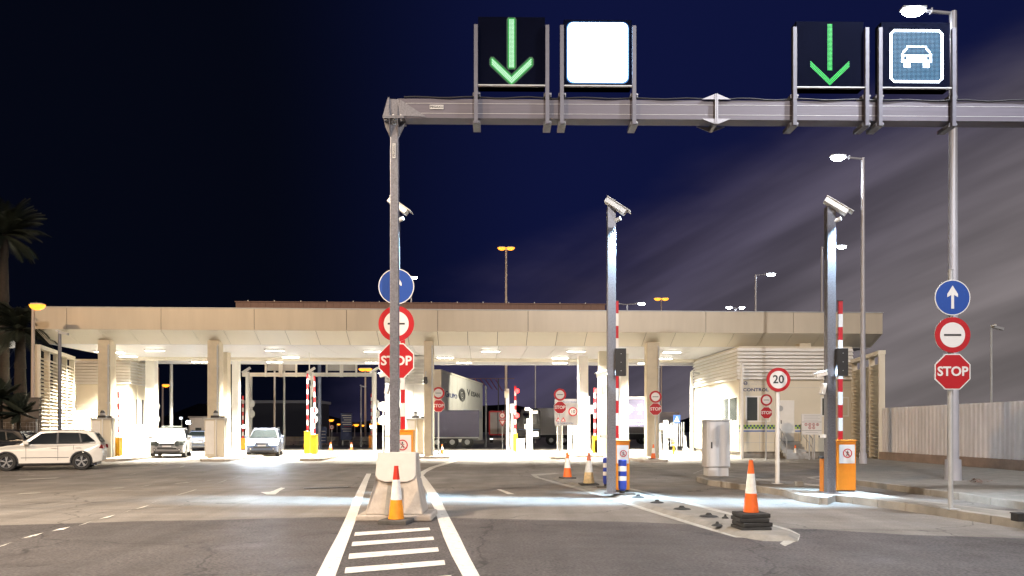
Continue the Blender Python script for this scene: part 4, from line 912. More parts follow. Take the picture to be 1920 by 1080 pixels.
win(t, .35, 1.75, 2.0, 3.45); win(t, .2, 3.0, 2.0, 3.45, side=1)
win(t, 4.6, 6.2, 2.3, 3.4)
lettering(t, 'CONTROL', .24, .93, -.01, 3.78, M_NAVY, .006, sx=1.25); lettering(t, 'POLICIA\nPORTUARIA', .13, 1.15, -.01, 4.15, M_SBACK, sx=1.3)
m = P('emblem', t); m.ring(.35, 4.15, -.01, .07, .11, M_NAVY, 16); m.box(.29, .41, -.012, -.008, 4.13, 4.17, M_NAVY); done(m)
for i, tx in enumerate(('ISO', '9001')): lettering(t, tx, .3, -.01, 5.6, 3.05-i*.4, M_SBACK, 0, rot=(R(90), 0, R(-90)))
m = P('door', t, .01); m.box(2.25, 3.1, -.03, -.003, .95, 3.2, M_WHITE); d = done(m); m = P('handle', d); m.box(2.33, 2.37, -.06, -.031, 1.9, 2.1, M_BLACK); m.cyl((2.3, -.035, 2.75), (2.3, -.05, 2.75), .16, M_GREY, 16); done(m)
m = P('steps', t, .005)
for i in range(6): m.box(2.1, 3.4, -.1-(6-i)*.26+.26, -.1-(5-i)*.26+.26, .0 if i == 0 else .155*i-.02, .155*(i+1), M_GREY)
done(m)
for xq in (2.05, 3.45):
    m = P('handrail', t); m.cyl((xq, -1.5, .2+.9), (xq, -.1, 1.0+.9), .025, M_GREY, 8); m.cyl((xq, -1.5, 0), (xq, -1.5, 1.1), .025, M_GREY, 8); m.cyl((xq, -.1, .95), (xq, -.1, 1.9), .025, M_GREY, 8)
    m.cyl((xq, -1.5, .6), (xq, -.1, 1.4), .018, M_GREY, 8); m.cyl((xq, -.8, .5), (xq, -.8, 1.5), .018, M_GREY, 8); done(m)
# column pair right of the office and gear
Y = 36.6
# ---------------------------------------------------------------- corrugated fence
pa = Vector((X(1654, 36), 36, 0)); pb = Vector((X(2420, 16.5), 16.5, 0)); d = pb-pa; Ln = d.length
pa = Vector((17.85, 36.0, 0)); pb = Vector((18.4, 17.0, 0)); d = pb-pa; Ln = d.length
t = thing('corrugated_fence', 'pale corrugated metal fence on a low brown plinth along the right side', 'fence', tuple(pa), math.atan2(d.y, d.x))
m = P('sheet', t); n = int(Ln/.045); vs = []
prof = (0, 0, .0, .045, .045, .045)
for i in range(n+1):
    x = Ln*i/n; sheet = i//24; o = prof[i % 6]+.012*math.sin(sheet*2.3)+.01*math.sin(x*1.7+math.sin(x*.6)*2)
    vs += [(x, -o, .52), (x, -o, 2.62), (x, -o+.004, .52), (x, -o+.004, 2.62)]
fs = []
for i in range(n): a = i*4; fs += [(a, a+4, a+5, a+1), (a+2, a+3, a+7, a+6), (a+1, a+5, a+7, a+3)]
m.add(vs, fs, M_CORR); done(m)
m = P('plinth', t, .01); m.box(0, Ln, -.16, .16, .15, .52, mat('brown_plinth', (.30, .22, .18), .85, var=.2, vs=2, bump=.3)); done(m)
for i in range(8): m = P('fence_post', t); q = .1+i*(Ln-.2)/7; m.box(q-.04, q+.04, .02, .1, .52, 2.6, M_GREY); done(m)
# litter of dry leaves by the plinth
m = MB()
for i in range(70):
    a, b = G(1835+random.gauss(0, 13), 906+random.gauss(0, 1.6), .15); r = random.uniform(.02, .06); q = random.uniform(0, 6); zz = .16+random.uniform(0, .1)
    m.add([(a+r*math.cos(q), b+r*math.sin(q), zz), (a+r*math.cos(q+2), b+r*math.sin(q+2), zz+random.uniform(-.02, .04)), (a+r*math.cos(q+4), b+r*math.sin(q+4), zz)], [(0, 1, 2)], M_ROOFB)
o = struct(m.build('dry_leaves'), 'stuff')
# hydrant-like box on the pavement
for x, y, lab in ((1498, 911, 'small grey valve box on the right island near the camera pole'), (1912, 977, 'dark brown junction box at the right edge of the island')):
    a, b = G(x, y, .15); o = thing('valve_box', lab, 'box', (a, b, .15)); m = P('body', o, .01); s = .08 if x < 1600 else .09; m.box(-s, s, -s, s, 0, s*1.3, M_GREY if x < 1600 else M_RUBBER); done(m); m = P('lid', o, .005); m.box(-s*1.1, s*1.1, -s*1.1, s*1.1, s*1.301, s*1.5, M_GREY if x < 1600 else M_RUBBER); done(m)
# ---------------------------------------------------------------- white posts and cabinets in the right lanes
def wpost(x, Y, yt, wpx, lab, extras=()):
    t = thing('instrument_post', lab, 'post', (X(x, Y), Y, .12), CA, 'white instrument posts in the lanes'); w = wpx*Y/2800; h = Z(yt, Y)-.12
    m = P('shaft', t, .01); m.box(-w, w, -w, w, 0, h, M_WHITE); m.box(-w*1.6, w*1.6, -w*1.6, w*1.6, 0, .05, M_WHITE); done(m)
    for nm, dx, yy, ww, hh, mt in extras:
        m = P(nm, t, .01); cz = Z(yy, Y)-.12; a = dx*Y/1400; m.box(a-ww/2, a+ww/2, -.3, -w-.002, cz-hh/2, cz+hh/2, mt); m.box(a-.02, a+.02, -w-.01, .1, cz-.03, cz+.03, M_GREY) if abs(a) < ww/2+w else m.box(min(0, a), max(0, a), -.03, .03, cz-.02, cz+.02, mt); done(m)
wpost(952, 50, 729, 5, 'tall slim white post left of the yellow barrier with red lamps', (('camera', -3, 740, .22, .45, M_CREAM),))
wpost(960, 50.5, 757, 4, 'white signal post right beside the yellow barrier with red lamps', (('signal_box', 0, 766, .3, .62, M_SBACK),))
wpost(990, 50, 785, 6, 'cream cabinet column of the white instrument cluster', (('reader', 2, 818, .4, .3, M_WHITE), ('reader', -3, 800, .25, .3, M_WHITE)))
wpost(996, 50.4, 768, 5, 'white post with round lamp and readers in the middle of the right lanes', (('camera', -8, 767, .3, .2, M_WHITE), ('reader', 7, 773, .3, .15, M_WHITE), ('reader', 8, 814, .35, .3, M_WHITE)))
wpost(1068, 48, 787, 7, 'white post behind the pale notice board')
wpost(1104, 51, 743, 4, 'slim white post left of the second yellow barrier with red lamps', (('signal_box', 4, 768, .35, .6, M_SBACK),))
wpost(1238, 50, 795, 3, 'slim white post right of the STOP column', (('signal_box', 1, 800, .2, .4, M_SBACK),))
wpost(1248, 49, 788, 8, 'thick white post of the lane reader right of the STOP column', (('reader_cabinet', 9, 809, .75, .8, M_WHITE),))
wpost(1081, 48.3, 789, 12, 'broad white cabinet post beside the bright column')
for x, y, lab in ((976, 848, 'low white cabinet at the foot of the yellow barrier with red lamps'), (1122, 850, 'low white cabinet at the foot of the second yellow barrier')):
    a, b = G(x, y, .12); t = thing('low_cabinet', lab, 'cabinet', (a, b, .12)); m = P('body', t, .03); m.box(-.25, .25, 0, .4, 0, .85, M_WHITE); done(m); m = P('slot', t); m.box(-.1, .1, -.01, -.001, .62, .7, M_BLACK); done(m)
Y = 56; t = thing('water_barrier', 'white slatted barrier with a flared foot behind the lane reader', 'barrier', (X(1258, Y), Y, 0))
for i in range(7): m = P('bar', t); q = i*.16+.0; m.box(q-.03, q+.03, 0, .06, .3, Z(803-12, Y), M_WHITE); done(m)
m = P('foot', t, .02); m.prism([(.9, 0), (1.35, 0), (1.3, .15), (1.15, .3), (1.1, 1.1), (1.0, 1.1)], -.2, .2, M_WHITE); done(m)
a, b = G(1263, 853, 0); t = thing('bollard', 'thin yellow bollard below the pedestrian crossing sign', 'bollard', (a, b, 0)); m = P('body', t); m.cyl((0, 0, 0), (0, 0, .75), .05, M_YELLOW, 12); m.cyl((0, 0, .75), (0, 0, .79), .05, M_YELLOW, 12, .02); done(m); m = P('band', t); m.cyl((0, 0, .6), (0, 0, .66), .053, M_SWHITE, 12); done(m)

# ---------------------------------------------------------------- vehicles
def wheel(par, x, y, r, side, w=.22):
    m = P('wheel', par); n = 28
    pr = [(r*.66, 0), (r*.93, 0), (r, .03), (r, w-.03), (r*.93, w), (r*.66, w)]
    for (r0, a), (r1, b) in zip(pr, pr[1:]):
        vs = []
        for rr, dd in ((r0, a), (r1, b)):
            for i in range(n): q = 2*math.pi*i/n; vs.append((x+rr*math.cos(q), y-side*dd, r+rr*math.sin(q)))
        m.add(vs, [(i, (i+1) % n, n+(i+1) % n, n+i) for i in range(n)], M_TYRE, True)
    wo = done(m)
    m = P('rim', wo); yy = y-side*.03
    m.cyl((x, y-side*.12, r), (x, y-side*.13, r), r*.66, M_BLACK, n)
    vs = []
    for rr, dd in ((r*.66, .01), (r*.61, .03)):
        for i in range(n): q = 2*math.pi*i/n; vs.append((x+rr*math.cos(q), y-side*dd, r+rr*math.sin(q)))
    m.add(vs, [(i, (i+1) % n, n+(i+1) % n, n+i) for i in range(n)], M_RIM)
    for k in range(5):
        for dq in (-.13, .13):
            q = 2*math.pi*k/5+.3; p0 = (x+r*.1*math.cos(q), yy, r+r*.1*math.sin(q)); p1 = (x+r*.63*math.cos(q+dq), yy, r+r*.63*math.sin(q+dq)); m.bar(p0, p1, .03, .03, M_RIM)
    m.cyl((x, y-side*.02, r), (x, y-side*.05, r), r*.13, M_RIM, 12); done(m); return wo
def suv(name, label, loc_, rz, paint, cat='car', lit=None, bar=False, group=None, plate=None, hh=1.66):
    global WARP
    WARP = car_warp
    # car along x: front at -L/2, side faces -y
    t = thing(name, label, cat, loc_, rz, group)
    LN, Wd = 4.5, .92; r = .36; xf, xr = -1.42, 1.32
    def arch(cx, ar=.43, n=9): return [(cx+ar*math.cos(math.pi-math.pi*i/n), .36+ar*math.sin(math.pi-math.pi*i/n)) for i in range(n+1)]
    low_ = [(-2.2, .30), (xf-.43, .26)] + arch(xf) + [(xf+.43, .26), (xr-.43, .26)] + arch(xr) + [(xr+.43, .28), (2.18, .36)]
    up = [(2.25, .60), (2.24, .82), (2.16, 1.02), (2.10, 1.10), (-.98, 1.06), (-1.4, 1.03), (-1.9, .93), (-2.14, .84), (-2.24, .66), (-2.26, .45)]
    pts = low_+up; n = len(pts); m = P('body', t, .035); vs = []
    for y, ins in ((-Wd+.07, 0), (Wd-.07, 0)):
        for a, b in pts: vs.append((a, y, b))
    m.prism(pts, -Wd, Wd, paint)
    # bonnet taper is given by the profile; cabin frustum
    cab_b = [(-.98, 1.055), (2.10, 1.09)]; cab = [(-.98, .86, 1.05), (2.12, .86, 1.08), (1.72, .68, hh-.06), (-.22, .68, hh-.04)]
    b = MB(); rp = [(-.24, hh-.05), (.2, hh-.01), (.9, hh), (1.5, hh-.03), (1.78, hh-.09)]
    side = [(-1.0, 1.05), (-.24, hh-.05), (.2, hh-.01), (.9, hh), (1.5, hh-.03), (1.78, hh-.09), (2.12, 1.09)]
    yw = lambda z: .86-(z-1.05)/(hh-1.05)*.20
    vs = [(a, -yw(z), z) for a, z in side]+[(a, yw(z), z) for a, z in side]; k = len(side)
    b.add(vs, [tuple(range(k)), tuple(range(2*k-1, k-1, -1))]+[(i, i+1, k+i+1, k+i) for i in range(k-1)], paint)
    b.build('roof', t, .03)
    for s in (-1, 1):
        g = P('side_glass', t)
        for q in ([(-.72, 1.10), (-.18, hh-.13), (.38, hh-.10), (.38, 1.11)], [(.45, 1.11), (.45, hh-.10), (1.18, hh-.11), (1.28, 1.14)], [(1.34, 1.15), (1.24, hh-.12), (1.5, hh-.16), (1.84, 1.20)]):
            g.add([(a, s*(yw(z)+.012), z) for a, z in q], [(0, 1, 2, 3)], M_GLASS)
        done(g)
        g = P('window_trim', t); g.add([(.375, s*(yw(1.11)+.009), 1.11), (.455, s*(yw(1.11)+.009), 1.11), (.455, s*(yw(hh-.1)+.009), hh-.1), (.375, s*(yw(hh-.1)+.009), hh-.1)], [(0, 1, 2, 3)], M_BLACK); g.add([(1.27, s*(yw(1.14)+.009), 1.14), (1.35, s*(yw(1.14)+.009), 1.14), (1.25, s*(yw(hh-.11)+.009), hh-.11), (1.17, s*(yw(hh-.11)+.009), hh-.11)], [(0, 1, 2, 3)], M_BLACK)
        g.bar((-.78, s*(yw(1.09)+.01), 1.085), (1.88, s*(yw(1.13)+.01), 1.13), .01, .02, M_BLACK)
        g.bar((-.1, s*.665, hh+.01), (1.5, s*.665, hh+.015), .03, .03, M_BLACK); done(g)
        g = P('door_seams', t)
        for xx in (-.72, .44, 1.02): g.box(xx-.006, xx+.006, s*Wd-.003, s*Wd+.003, .42 if xx < 1 else .85, 1.03, M_BLACK)
        g.box(-.9, .85, s*Wd-.002, s*Wd+.004, .52, .545, M_BLACK); g.box(-.98, .9, s*Wd-.01, s*Wd+.004, .27, .31, M_BLACK)
        done(g)
        g = P('door_handle', t, .004); g.box(.18, .38, s*Wd+(.0 if s > 0 else -.025), s*Wd+(.025 if s > 0 else 0), .92, .95, paint); done(g)
        g = P('door_handle', t, .004); g.box(1.0+.1, 1.3, s*Wd+(.0 if s > 0 else -.025), s*Wd+(.025 if s > 0 else 0), .93, .96, paint); done(g)
        g = P('mirror', t, .03); g.box(-.80, -.60, s*(Wd+.0), s*(Wd+.2), 1.07, 1.22, paint); done(g)
        for cx in (xf, xr):
            g = P('arch_trim', t); q = arch(cx, .44, 12); q2 = arch(cx, .385, 12)
            for i in range(12): g.poly([(q[i][0], s*(Wd+.006), q[i][1]), (q[i+1][0], s*(Wd+.006), q[i+1][1]), (q2[i+1][0], s*(Wd+.006), q2[i+1][1]), (q2[i][0], s*(Wd+.006), q2[i][1])], M_BLACK)
            done(g); wheel(t, cx, s*(Wd-.01), r, s)
        g = P('tail_light', t, .01); g.prism([(2.03, .90), (2.262, .88), (2.235, 1.04), (2.14, 1.06)], s*(Wd-.2), s*(Wd+.008), M_TAIL); done(g)
        g = P('headlight', t, .01); g.prism([(-2.29, .70), (-2.29, .88), (-1.98, .965), (-1.85, .94), (-2.1, .72)], s*(Wd-.38), s*(Wd+.005), lit or M_RIM); done(g)
        if lit:
            g = P('headlamp', t); g.cyl((-2.2, s*.60, .80), (-2.31, s*.60, .80), .15, M_BLACK, 16); g.cyl((-2.31, s*.60, .80), (-2.33, s*.60, .80), .13, lit, 16); done(g)
        g = P('fog_light', t); g.cyl((-2.25, s*.72, .47), (-2.285, s*.72, .47), .08, M_BLACK, 14); g.cyl((-2.285, s*.72, .47), (-2.29, s*.72, .47), .05, M_RIM, 14); done(g)
    m._p = t; bd = done(m)
    g = P('underbody', t); g.box(-1.9, 1.9, -.8, .8, .2, .6, M_BLACK); done(g)
    g = P('windscreen', t); g.add([(-.985, -.78, 1.10), (-.985, .78, 1.10), (-.33, .62, hh-.1), (-.33, -.62, hh-.1)], [(0, 1, 2, 3)], M_GLASS if not bar else M_WINP); done(g)
    g = P('rear_glass', t); g.add([(2.10, -.7, 1.16), (2.10, .7, 1.16), (1.84, .58, hh-.14), (1.84, -.58, hh-.14)], [(0, 1, 2, 3)], M_GLASS); done(g)
    g = P('bonnet_seam', t)
    for sy in (-1, 1): g.bar((-2.05, sy*.62, .905), (-1.05, sy*.70, 1.065), .02, .012, M_BLACK); g.bar((-.99, sy*.80, 1.10), (-.32, sy*.65, hh-.08), .03, .03, M_BLACK)
    g.bar((-1.0, -.80, 1.095), (-1.0, .80, 1.095), .03, .02, M_BLACK); done(g)
    g = P('grille', t, .01); g.box(-2.285, -2.2, -.42, .42, .70, .80, M_BLACK); g.box(-2.285, -2.2, -.55, .55, .50, .60, M_BLACK); g.box(-2.28, -2.1, -.75, .75, .30, .38, M_BLACK); gr = done(g)
    g = P('number_plate', t); g.box(-2.30, -2.287, -.26, .26, .62, .70, M_SWHITE); npl = done(g)
    if bar:
        g = P('light_bar', t, .02); g.box(.0, .25, -.55, .55, hh+.02, hh+.12, M_WINP); done(g)
    WARP = None
    return t
M_TAIL = mat('tail_lens', (.16, .01, .01), .2)
M_WINP = mat('pale_glass', (.16, .18, .17), .15)
Y = 28.6
suv('parked_car', 'white parked SUV side on at the left edge with dark windows', (X(13, Y)+.86, Y+1.28, 0), R(22), M_CARW).scale = (.92, .92, .95)
suv('parked_car', 'dark car parked just behind the white SUV', (X(-20, 33.5)-.2, 33.5, 0), R(8), M_CARD, hh=1.6)
M_CARWW = mat('car_pure_white', (.30, .30, .31), .22)
suv('patrol_car', 'white patrol SUV with roof light bar facing the camera in the left lane', (X(322, 43.2), 43.2, 0), R(108), M_CARWW, lit=M_WIN, bar=True)
t = suv('moving_car', 'pale car with blazing headlights leaving the middle lane', (X(498, 45), 45, 0), R(103), M_CARB, lit=E_HEAD)
for s in (-.7, .7): light(t, 'SPOT', (-2.45, s, .8), 2600, (.75, .87, 1), 'lamp', .08, (R(80), 0, R(90)), cone=R(50), blend=.6)
t = suv('moving_car', 'low blue car with lit headlights behind the patrol SUV', (X(376, 56), 56, 0), R(108), M_CARB, lit=E_HEADD, hh=1.5)
# lorries
def trailer(label, cx, Y, Lx, D_, h, mt, rz=0, name='lorry_trailer', rear=None, deck=1.15):
    t = thing(name, label, 'lorry', (cx, Y, 0), rz, 'lorries parked beyond the canopy')
    m = P('box_body', t, .04); m.box(-Lx/2, Lx/2, 0, D_, deck, h, mt); done(m)
    m = P('chassis', t); m.box(-Lx/2+.1, Lx/2-.1, .5, D_-.5, .75, deck-.01, M_BLACK); m.box(-Lx/2+1, Lx/2-2, .05, .12, .5, 1.0, M_RUBBER); done(m)
    nx = 3 if Lx > 4 else 1
    for i in range(nx):
        for s in (.15, D_-.15):
            m = P('wheel', t); xx = Lx/2-1-i*1.25 if Lx > 4 else 0
            if Lx > 4: m.cyl((xx, s-.15, .5), (xx, s+.15, .5), .5, M_TYRE, 20); m.cyl((xx, s-.16, .5), (xx, s-.155, .5), .22, M_GREY, 12)
            done(m)
    m = P('lower_rail', t); m.box(-Lx/2, Lx/2, -.02, -.003, deck-.08, deck+.02, M_GREY); done(m)
    return t
t = trailer('dark purple curtain sided trailer below the pale wall with lettering', X(858, 62)-1, 62, 5.6, 2.5, 3.15, M_TARP, R(3), deck=.9)
t = thing('lorry_trailer', 'grey lorry rear with a red frame right of the dark trailer', 'lorry', (X(933, 84), 84, 0), 0, 'lorries parked beyond the canopy')
w = 15.5*84/1400; zt_ = Z(771, 84)
m = P('box_body', t); m.box(-w, w, 0, 10, .9, zt_, M_TRGREY); done(m)
m = P('rear_frame', t); m.box(-w-.06, -w+.1, -.05, -.002, .9, zt_, M_RED); m.box(w-.1, w+.06, -.05, -.002, .9, zt_, M_RED); m.box(-w+.1, w-.1, -.05, -.002, zt_-.14, zt_+.05, M_RED); m.box(-w+.1, w-.1, -.05, -.002, .85, 1.0, M_RED); done(m)
m = P('door_seam', t); m.box(-.02, .02, -.02, -.002, 1.0, zt_-.15, M_BLACK); done(m)
m = P('bumper', t); m.box(-w, w, -.05, .1, .35, .55, M_SWHITE); m.box(-w+.1, -w+.4, -.055, -.051, .4, .5, E_HEADD); done(m)
for s in (-1, 1):
    m = P('wheel', t); m.cyl((s*w*.95, .6, .45), (s*w*.6, .6, .45), .45, M_TYRE, 18); m.cyl((s*w*.97, .6, .45), (s*w*.951, .6, .45), .2, M_GREY, 12); done(m)
t = trailer('grey box lorry behind the pale notice board', X(1045, 72)+.4, 72, 5.0, 2.5, 3.6, M_TRGREY, R(-2), deck=1.1)
t = trailer('long grey tanker like trailer behind the radar banner', X(1200, 76), 76, 8.0, 2.5, 3.3, mat('trailer_brown_grey', (.26, .23, .23), .5, var=.1, vs=.6), 0)
# lorry cab
t = thing('lorry_cab', 'dark blue lorry cab with glossy windscreen right of the red lamps', 'lorry', (X(990, 72), 72, 0), 0, 'lorries parked beyond the canopy')
m = P('cab_body', t, .08); m.prism([(-1.2, .5), (1.2, .5), (1.2, 3.3), (.9, 3.6), (-.6, 3.5), (-1.1, 2.3), (-1.25, 1.5)], 0, 2.4, M_CARD); done(m)
m = P('windscreen', t); m.poly([(-.35, -.005, 2.1), (.8, -.005, 2.1), (.8, -.005, 3.1), (-.5, -.005, 3.1)], M_GLASS); done(m)
m = P('wheel', t); m.cyl((-.3, -.05, .5), (-.3, .3, .5), .5, M_TYRE, 20); m.cyl((-.3, -.06, .5), (-.3, -.055, .5), .22, M_GREY, 12); done(m)
m = P('door_strip', t); m.box(-.9, 1.1, -.01, -.002, 1.5, 1.56, M_BLUEL); done(m)

# ---------------------------------------------------------------- pale wall with lettering
A = Vector((X(826, 80), 80, 0)); B = Vector((X(905, 105), 105, 0)); d = B-A; Ln = d.length
t = thing('warehouse', 'pale warehouse wall with company lettering and round emblem above the dark trailer', 'building', tuple(A), math.atan2(d.y, d.x))
n = 9
m = P('wall', t)
for i in range(n): m.box(Ln*i/n+.03, Ln*(i+1)/n-.03, 0, .2, 0, 7.75, M_TRGREY2 if False else mat('pale_panel%d' % 0, (.62, .60, .52), .5, var=.08, vs=.5) if i == 0 else MATS['pale_panel0'])
m.box(0, Ln, .03, 4, 0, 7.7, M_SAND); wl = done(m)
m = P('edge_trim', t); m.box(-.15, .25, -.1, 4, 0, 7.95, M_CREAM); m.box(.26, Ln, -.08, .2, 7.76, 7.95, M_CREAM); done(m)
lettering(wl, 'RUPO', .72, Ln*.235, -.02, 5.35, M_NAVY, .012, ext=.01, sx=2.5); lettering(wl, 'G', .95, Ln*.115, -.02, 5.42, M_NAVY, .012, ext=.01, sx=2.4); lettering(wl, 'ESAN', .85, Ln*.785, -.02, 6.1, M_BLACK, .014, ext=.01, sx=3.0); lettering(wl, 'V', 1.15, Ln*.60, -.02, 6.15, M_BLACK, .014, ext=.01, sx=2.8)
m = P('emblem', t)
for r0, r1 in ((.1, .25), (.36, .50), (.56, .66), (.71, .80)):
    vs = [(Ln*.44+r*2.5*math.cos(2*math.pi*i/32), -.03, 5.7+r*math.sin(2*math.pi*i/32)) for r in (r0, r1) for i in range(32)]
    m.add(vs, [(i, (i+1) % 32, 32+(i+1) % 32, 32+i) for i in range(32)], M_BLACK)
done(m)
m = P('shutter', t); m.box(Ln*.48, Ln*.96, -.03, -.002, 3.6, 4.0, M_GREY); m.box(Ln*.55, Ln*.97, -.05, -.031, 3.0, 3.6, M_SBACK); done(m)
# roof slats right of it, the red light put into their colour
t = thing('roof_truss', 'dark roof edge with thin slats coloured red right of the lettered wall', 'roof', (X(905, 108), 108, 7.6))
for i in range(7):
    m = P('slat', t); m.bar((-2.6+i*.75, 0, 1.2-.02*i), (-4.6+i*.75+2.9, 3, .0-.12*i+.35), .08, .08, M_REDSLAT); done(m)  # slat colour carries the red light
m = P('edge_beam', t); m.bar((-3, 0, 1.25), (4.6, 0, 1.25), .1, .08, M_ROOFB); m.box(2.2, 2.35, 0, .1, -7.6, 1.2, M_BLACK); done(m)

# ---------------------------------------------------------------- far middle opening: kerb blocks, info panels, sheds
for i, (a, b) in enumerate(((530, 592), (640, 700), (598, 634))):
    Y = 72; m = MB(); w = X(b, Y)-X(a, Y); t = thing('concrete_barrier', ['long pale concrete barrier left of the far cones', 'long pale concrete barrier at the right of the far cones', 'short pale concrete barrier between the far ones'][i], 'barrier', (X(a, Y), Y, 0), 0, 'far concrete barriers')
    m = P('block', t, .02); m.prism([(0, 0), (.6, 0), (.5, .3), (.38, .4), (.34, .85), (.24, .85), (.2, .4), (.1, .3)], 0, w, M_CONC, 'x'); done(m); m = P('slot', t); m.box(w*.3, w*.35, .0-.002, .05, .05, .12, M_BLACK); m.box(w*.7, w*.75, -.002, .05, .05, .12, M_BLACK); done(m)
Y = 70; t = thing('information_panel', 'tall dark blue information panel with lines of white text beyond the rear lane', 'sign', (X(650, Y), Y, 0))
m = P('panel', t); m.box(-.55, .5, 0, .1, .55, Z(775, Y), M_NAVY); pl = done(m); m = P('text_lines', pl)
for i in range(8): m.box(-.45+.1*(i % 3), .42, -.005, -.001, Z(779+i*4.2, Y)-.03, Z(779+i*4.2, Y)+.03, M_SWHITE if i != 5 else M_RED)
done(m); m = P('post', t); m.box(-.4, -.3, .02, .08, 0, .549, M_GREY); m.box(.25, .35, .02, .08, 0, .549, M_GREY); done(m)
Y = 68; t = thing('information_panel', 'low dark blue panel with white symbols right of the yellow pair', 'sign', (X(604, Y), Y, 0))
m = P('panel', t); m.box(-.7, .4, 0, .1, .3, Z(800, Y), M_NAVY); pl = done(m); m = P('text_lines', pl)
for i in range(4): m.box(-.5+.2*(i % 2), .3, -.005, -.001, .5+i*.28, .56+i*.28, M_SWHITE)
done(m)
Y = 66; t = thing('speed_limit_sign', 'tiny far 40 speed limit sign between the far barriers', 'sign', (X(622, Y), Y, 0)); post(t, Z(800, Y), .04); sg_num(t, Z(801, Y), 4.5*Y/1400, -.02, '40')
t = thing('port_shed', 'long low dark shed beyond the lanes in the middle opening', 'building', (X(445, 130), 130, 0)); m = P('wall', t); m.box(0, 14, 0, 8, 0, 6.0, mat('dark_shed', (.05, .05, .06), .7)); done(m); m = P('roof', t); m.box(-.3, 14.3, -.4, 8.3, 6.01, 6.5, M_TRGREY); done(m)
t = thing('guard_hut', 'tiny white hut beyond the patrol SUV', 'building', (X(372, 75), 75, 0)); m = P('wall', t); m.box(-.9, .9, 0, 2, 0, 2.7, M_WHITE); done(m); m = P('window', t); m.box(-.3, .3, -.02, -.002, .9, 1.7, M_WIN); done(m); m = P('roof', t); m.box(-1, 1, -.1, 2.1, 2.701, 2.85, M_TRGREY); done(m)
t = thing('floodlight', 'blazing cold floodlight low above the cars in the left opening', 'floodlight', (X(354, 68), 68, 0)); post(t, 2.0, .05); m = P('lamp_head', t); m.box(-.2, .2, -.1, .1, 2.0, 2.35, M_GREY); hd = done(m); m = P('lens', hd); m.box(-.17, .17, -.12, -.101, 2.03, 2.32, E_HEAD); done(m)
t = thing('floodlight', 'smaller cold floodlight left of the blazing one', 'floodlight', (X(340, 72), 72, 0)); post(t, 2.5, .05); m = P('lamp_head', t); m.box(-.15, .15, -.1, .1, 2.5, 2.75, M_GREY); hd = done(m); m = P('lens', hd); m.box(-.12, .12, -.12, -.101, 2.53, 2.72, E_HEADD); done(m)
# dark far hills / port skyline
m = MB(); pts = []
random.seed(3); xs = [-260+i*13 for i in range(41)]
tops = [6+3*math.sin(i*.7)+random.uniform(0, 4)*(1 if 8 < i < 30 else .5) for i in range(41)]
for i in range(40): m.add([(xs[i], 300, -1), (xs[i+1], 300, -1), (xs[i+1], 310, tops[i+1]), (xs[i], 310, tops[i]), (xs[i+1], 340, -1), (xs[i], 340, -1)], [(0, 1, 2, 3), (3, 2, 4, 5)], mat('far_hill', (.02, .016, .015), .9) if i == 0 else MATS['far_hill'])
struct(m.build('hills'))

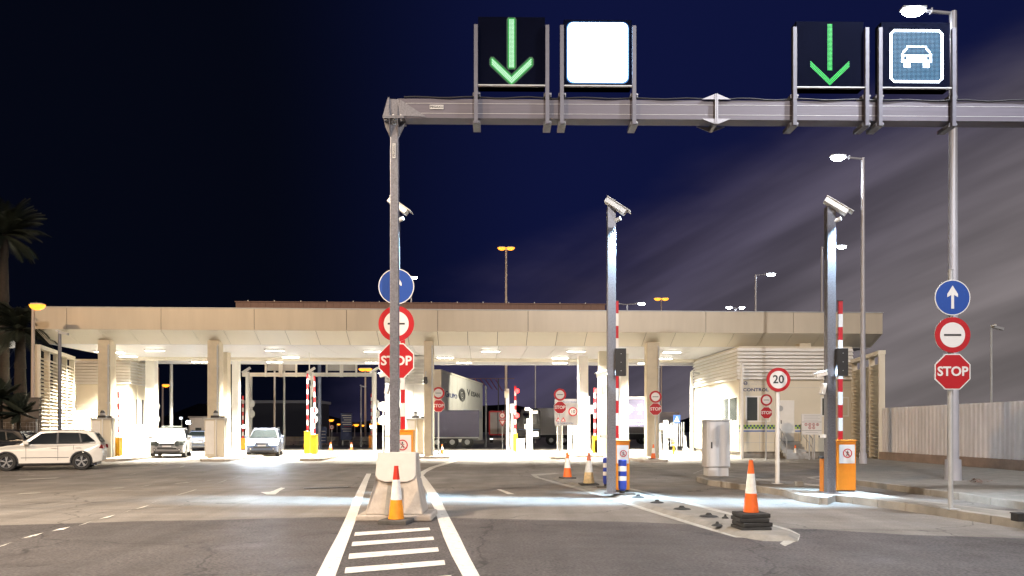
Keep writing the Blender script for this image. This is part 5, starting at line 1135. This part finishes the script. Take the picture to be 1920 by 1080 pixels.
# ---------------------------------------------------------------- garden at the far left
Y = 36.8; t = thing('garden_wall', 'dark plastered wall behind the palms at the far left', 'wall', (X(68, Y), Y, 0)); m = P('wall', t); m.box(-22, 0, .2, .4, 0, Z(747, Y), M_SAND); done(m); m = P('coping', t); m.box(-22, .02, .15, .45, Z(747, Y)+.001, Z(747, Y)+.06, M_SAND); done(m)
Y = 34.5; t = thing('mesh_fence', 'low pale wire fence before the dark garden wall', 'fence', (X(68, Y), Y, 0))
for i in range(8): m = P('post', t); q = -i*1.1; m.box(q-.03, q+.03, 0, .06, 0, Z(786, Y), M_GREY); done(m)
m = P('mesh', t)
for i in range(10): m.bar((-8, .03, .3+i*.18), (0, .03, .3+i*.18), .012, .012, M_GREY)
for i in range(50): m.bar((-i*.16, .035, .3), (-i*.16, .035, 1.95), .008, .008, M_GREY)
done(m)
def palm(x, Y, ytop, R_, nf, label, trunk_r=.22, droop=1.0, lean=0, z0=0):
    h = Z(ytop, Y); t = thing('palm_tree' if h > 4 else 'yucca_plant', label, 'palm' if h > 4 else 'plant', (X(x, Y), Y, z0))
    m = P('trunk', t); N_ = 10
    for i in range(N_):
        f0, f1 = i/N_, (i+1)/N_; r0 = trunk_r*(1.25-.5*f0+.08*(i % 2)); r1 = trunk_r*(1.2-.5*f1)
        m.cyl((lean*f0*f0, 0, h*f0), (lean*f1*f1, 0, h*f1), r0, M_BARK, 10, r1)
    done(m)
    m = P('crown', t); rnd = random.Random(int(x*7+ytop))
    for k in range(nf):
        az = rnd.uniform(0, 2*math.pi); el = rnd.uniform(-.5, 1.3); Lf = R_*rnd.uniform(.75, 1.1); p = Vector((lean, 0, h)); d = Vector((math.cos(az)*math.cos(el), math.sin(az)*math.cos(el), math.sin(el))); seg = 8; prev = p
        for s in range(seg):
            d = (d+Vector((0, 0, -.16*droop*(s/seg+.3)))).normalized(); q = prev+d*Lf/seg; sd = d.cross(Vector((0, 0, 1))).normalized()
            m.bar(prev, q, .03, .03, M_LEAF)
            for u in range(3):
                b0 = prev.lerp(q, u/3); ll = Lf*.30*math.sin(math.pi*(.12+.85*(s+u/3)/seg))
                for sg in (-1, 1):
                    tip = b0+(sd*sg*.8+d*.55+Vector((0, 0, -.35))).normalized()*ll*rnd.uniform(.8, 1.1)
                    m.add([b0-d*.04, b0+d*.05, tip], [(0, 1, 2)], M_LEAF)
            prev = q
    done(m); return t
palm(8, 44, 440, 2.6, 60, 'tall dark palm rising at the far left edge', .26)
palm(38, 40, 618, 2.2, 46, 'shorter bushy dark palm left of the orange lamp post', .3, 1.2)
palm(0, 33.5, 745, 1.3, 34, 'spiky yucca at the left edge above the dark car', .12, .3)
palm(35, 33.8, 775, 1.0, 30, 'spiky yucca before the garden wall near the slatted screen', .10, .3)
# far harbour crane
Y = 160; t = thing('harbour_crane', 'slender blue lattice crane with a lit top far beyond the palms', 'crane', (X(22, Y), Y, 0)); h = Z(652, Y)
for s in (-1, 1): m = P('leg', t); m.bar((s*2.6, 0, 0), (s*.7, 0, h), .35, .35, M_CARB); done(m)
m = P('brace', t)
for i in range(7): f = i/7; g_ = (i+1)/7; m.bar((-(2.6-1.9*f), 0, h*f), (2.6-1.9*g_, 0, h*g_), .15, .15, M_CARB)
done(m); m = P('lit_cabin', t); m.box(-1.4, 1.4, -1, 1, h, h+1.4, mat('lit_cabin', (.5, .5, .45), .5, emit=(1, .9, .75), es=.5)); done(m)
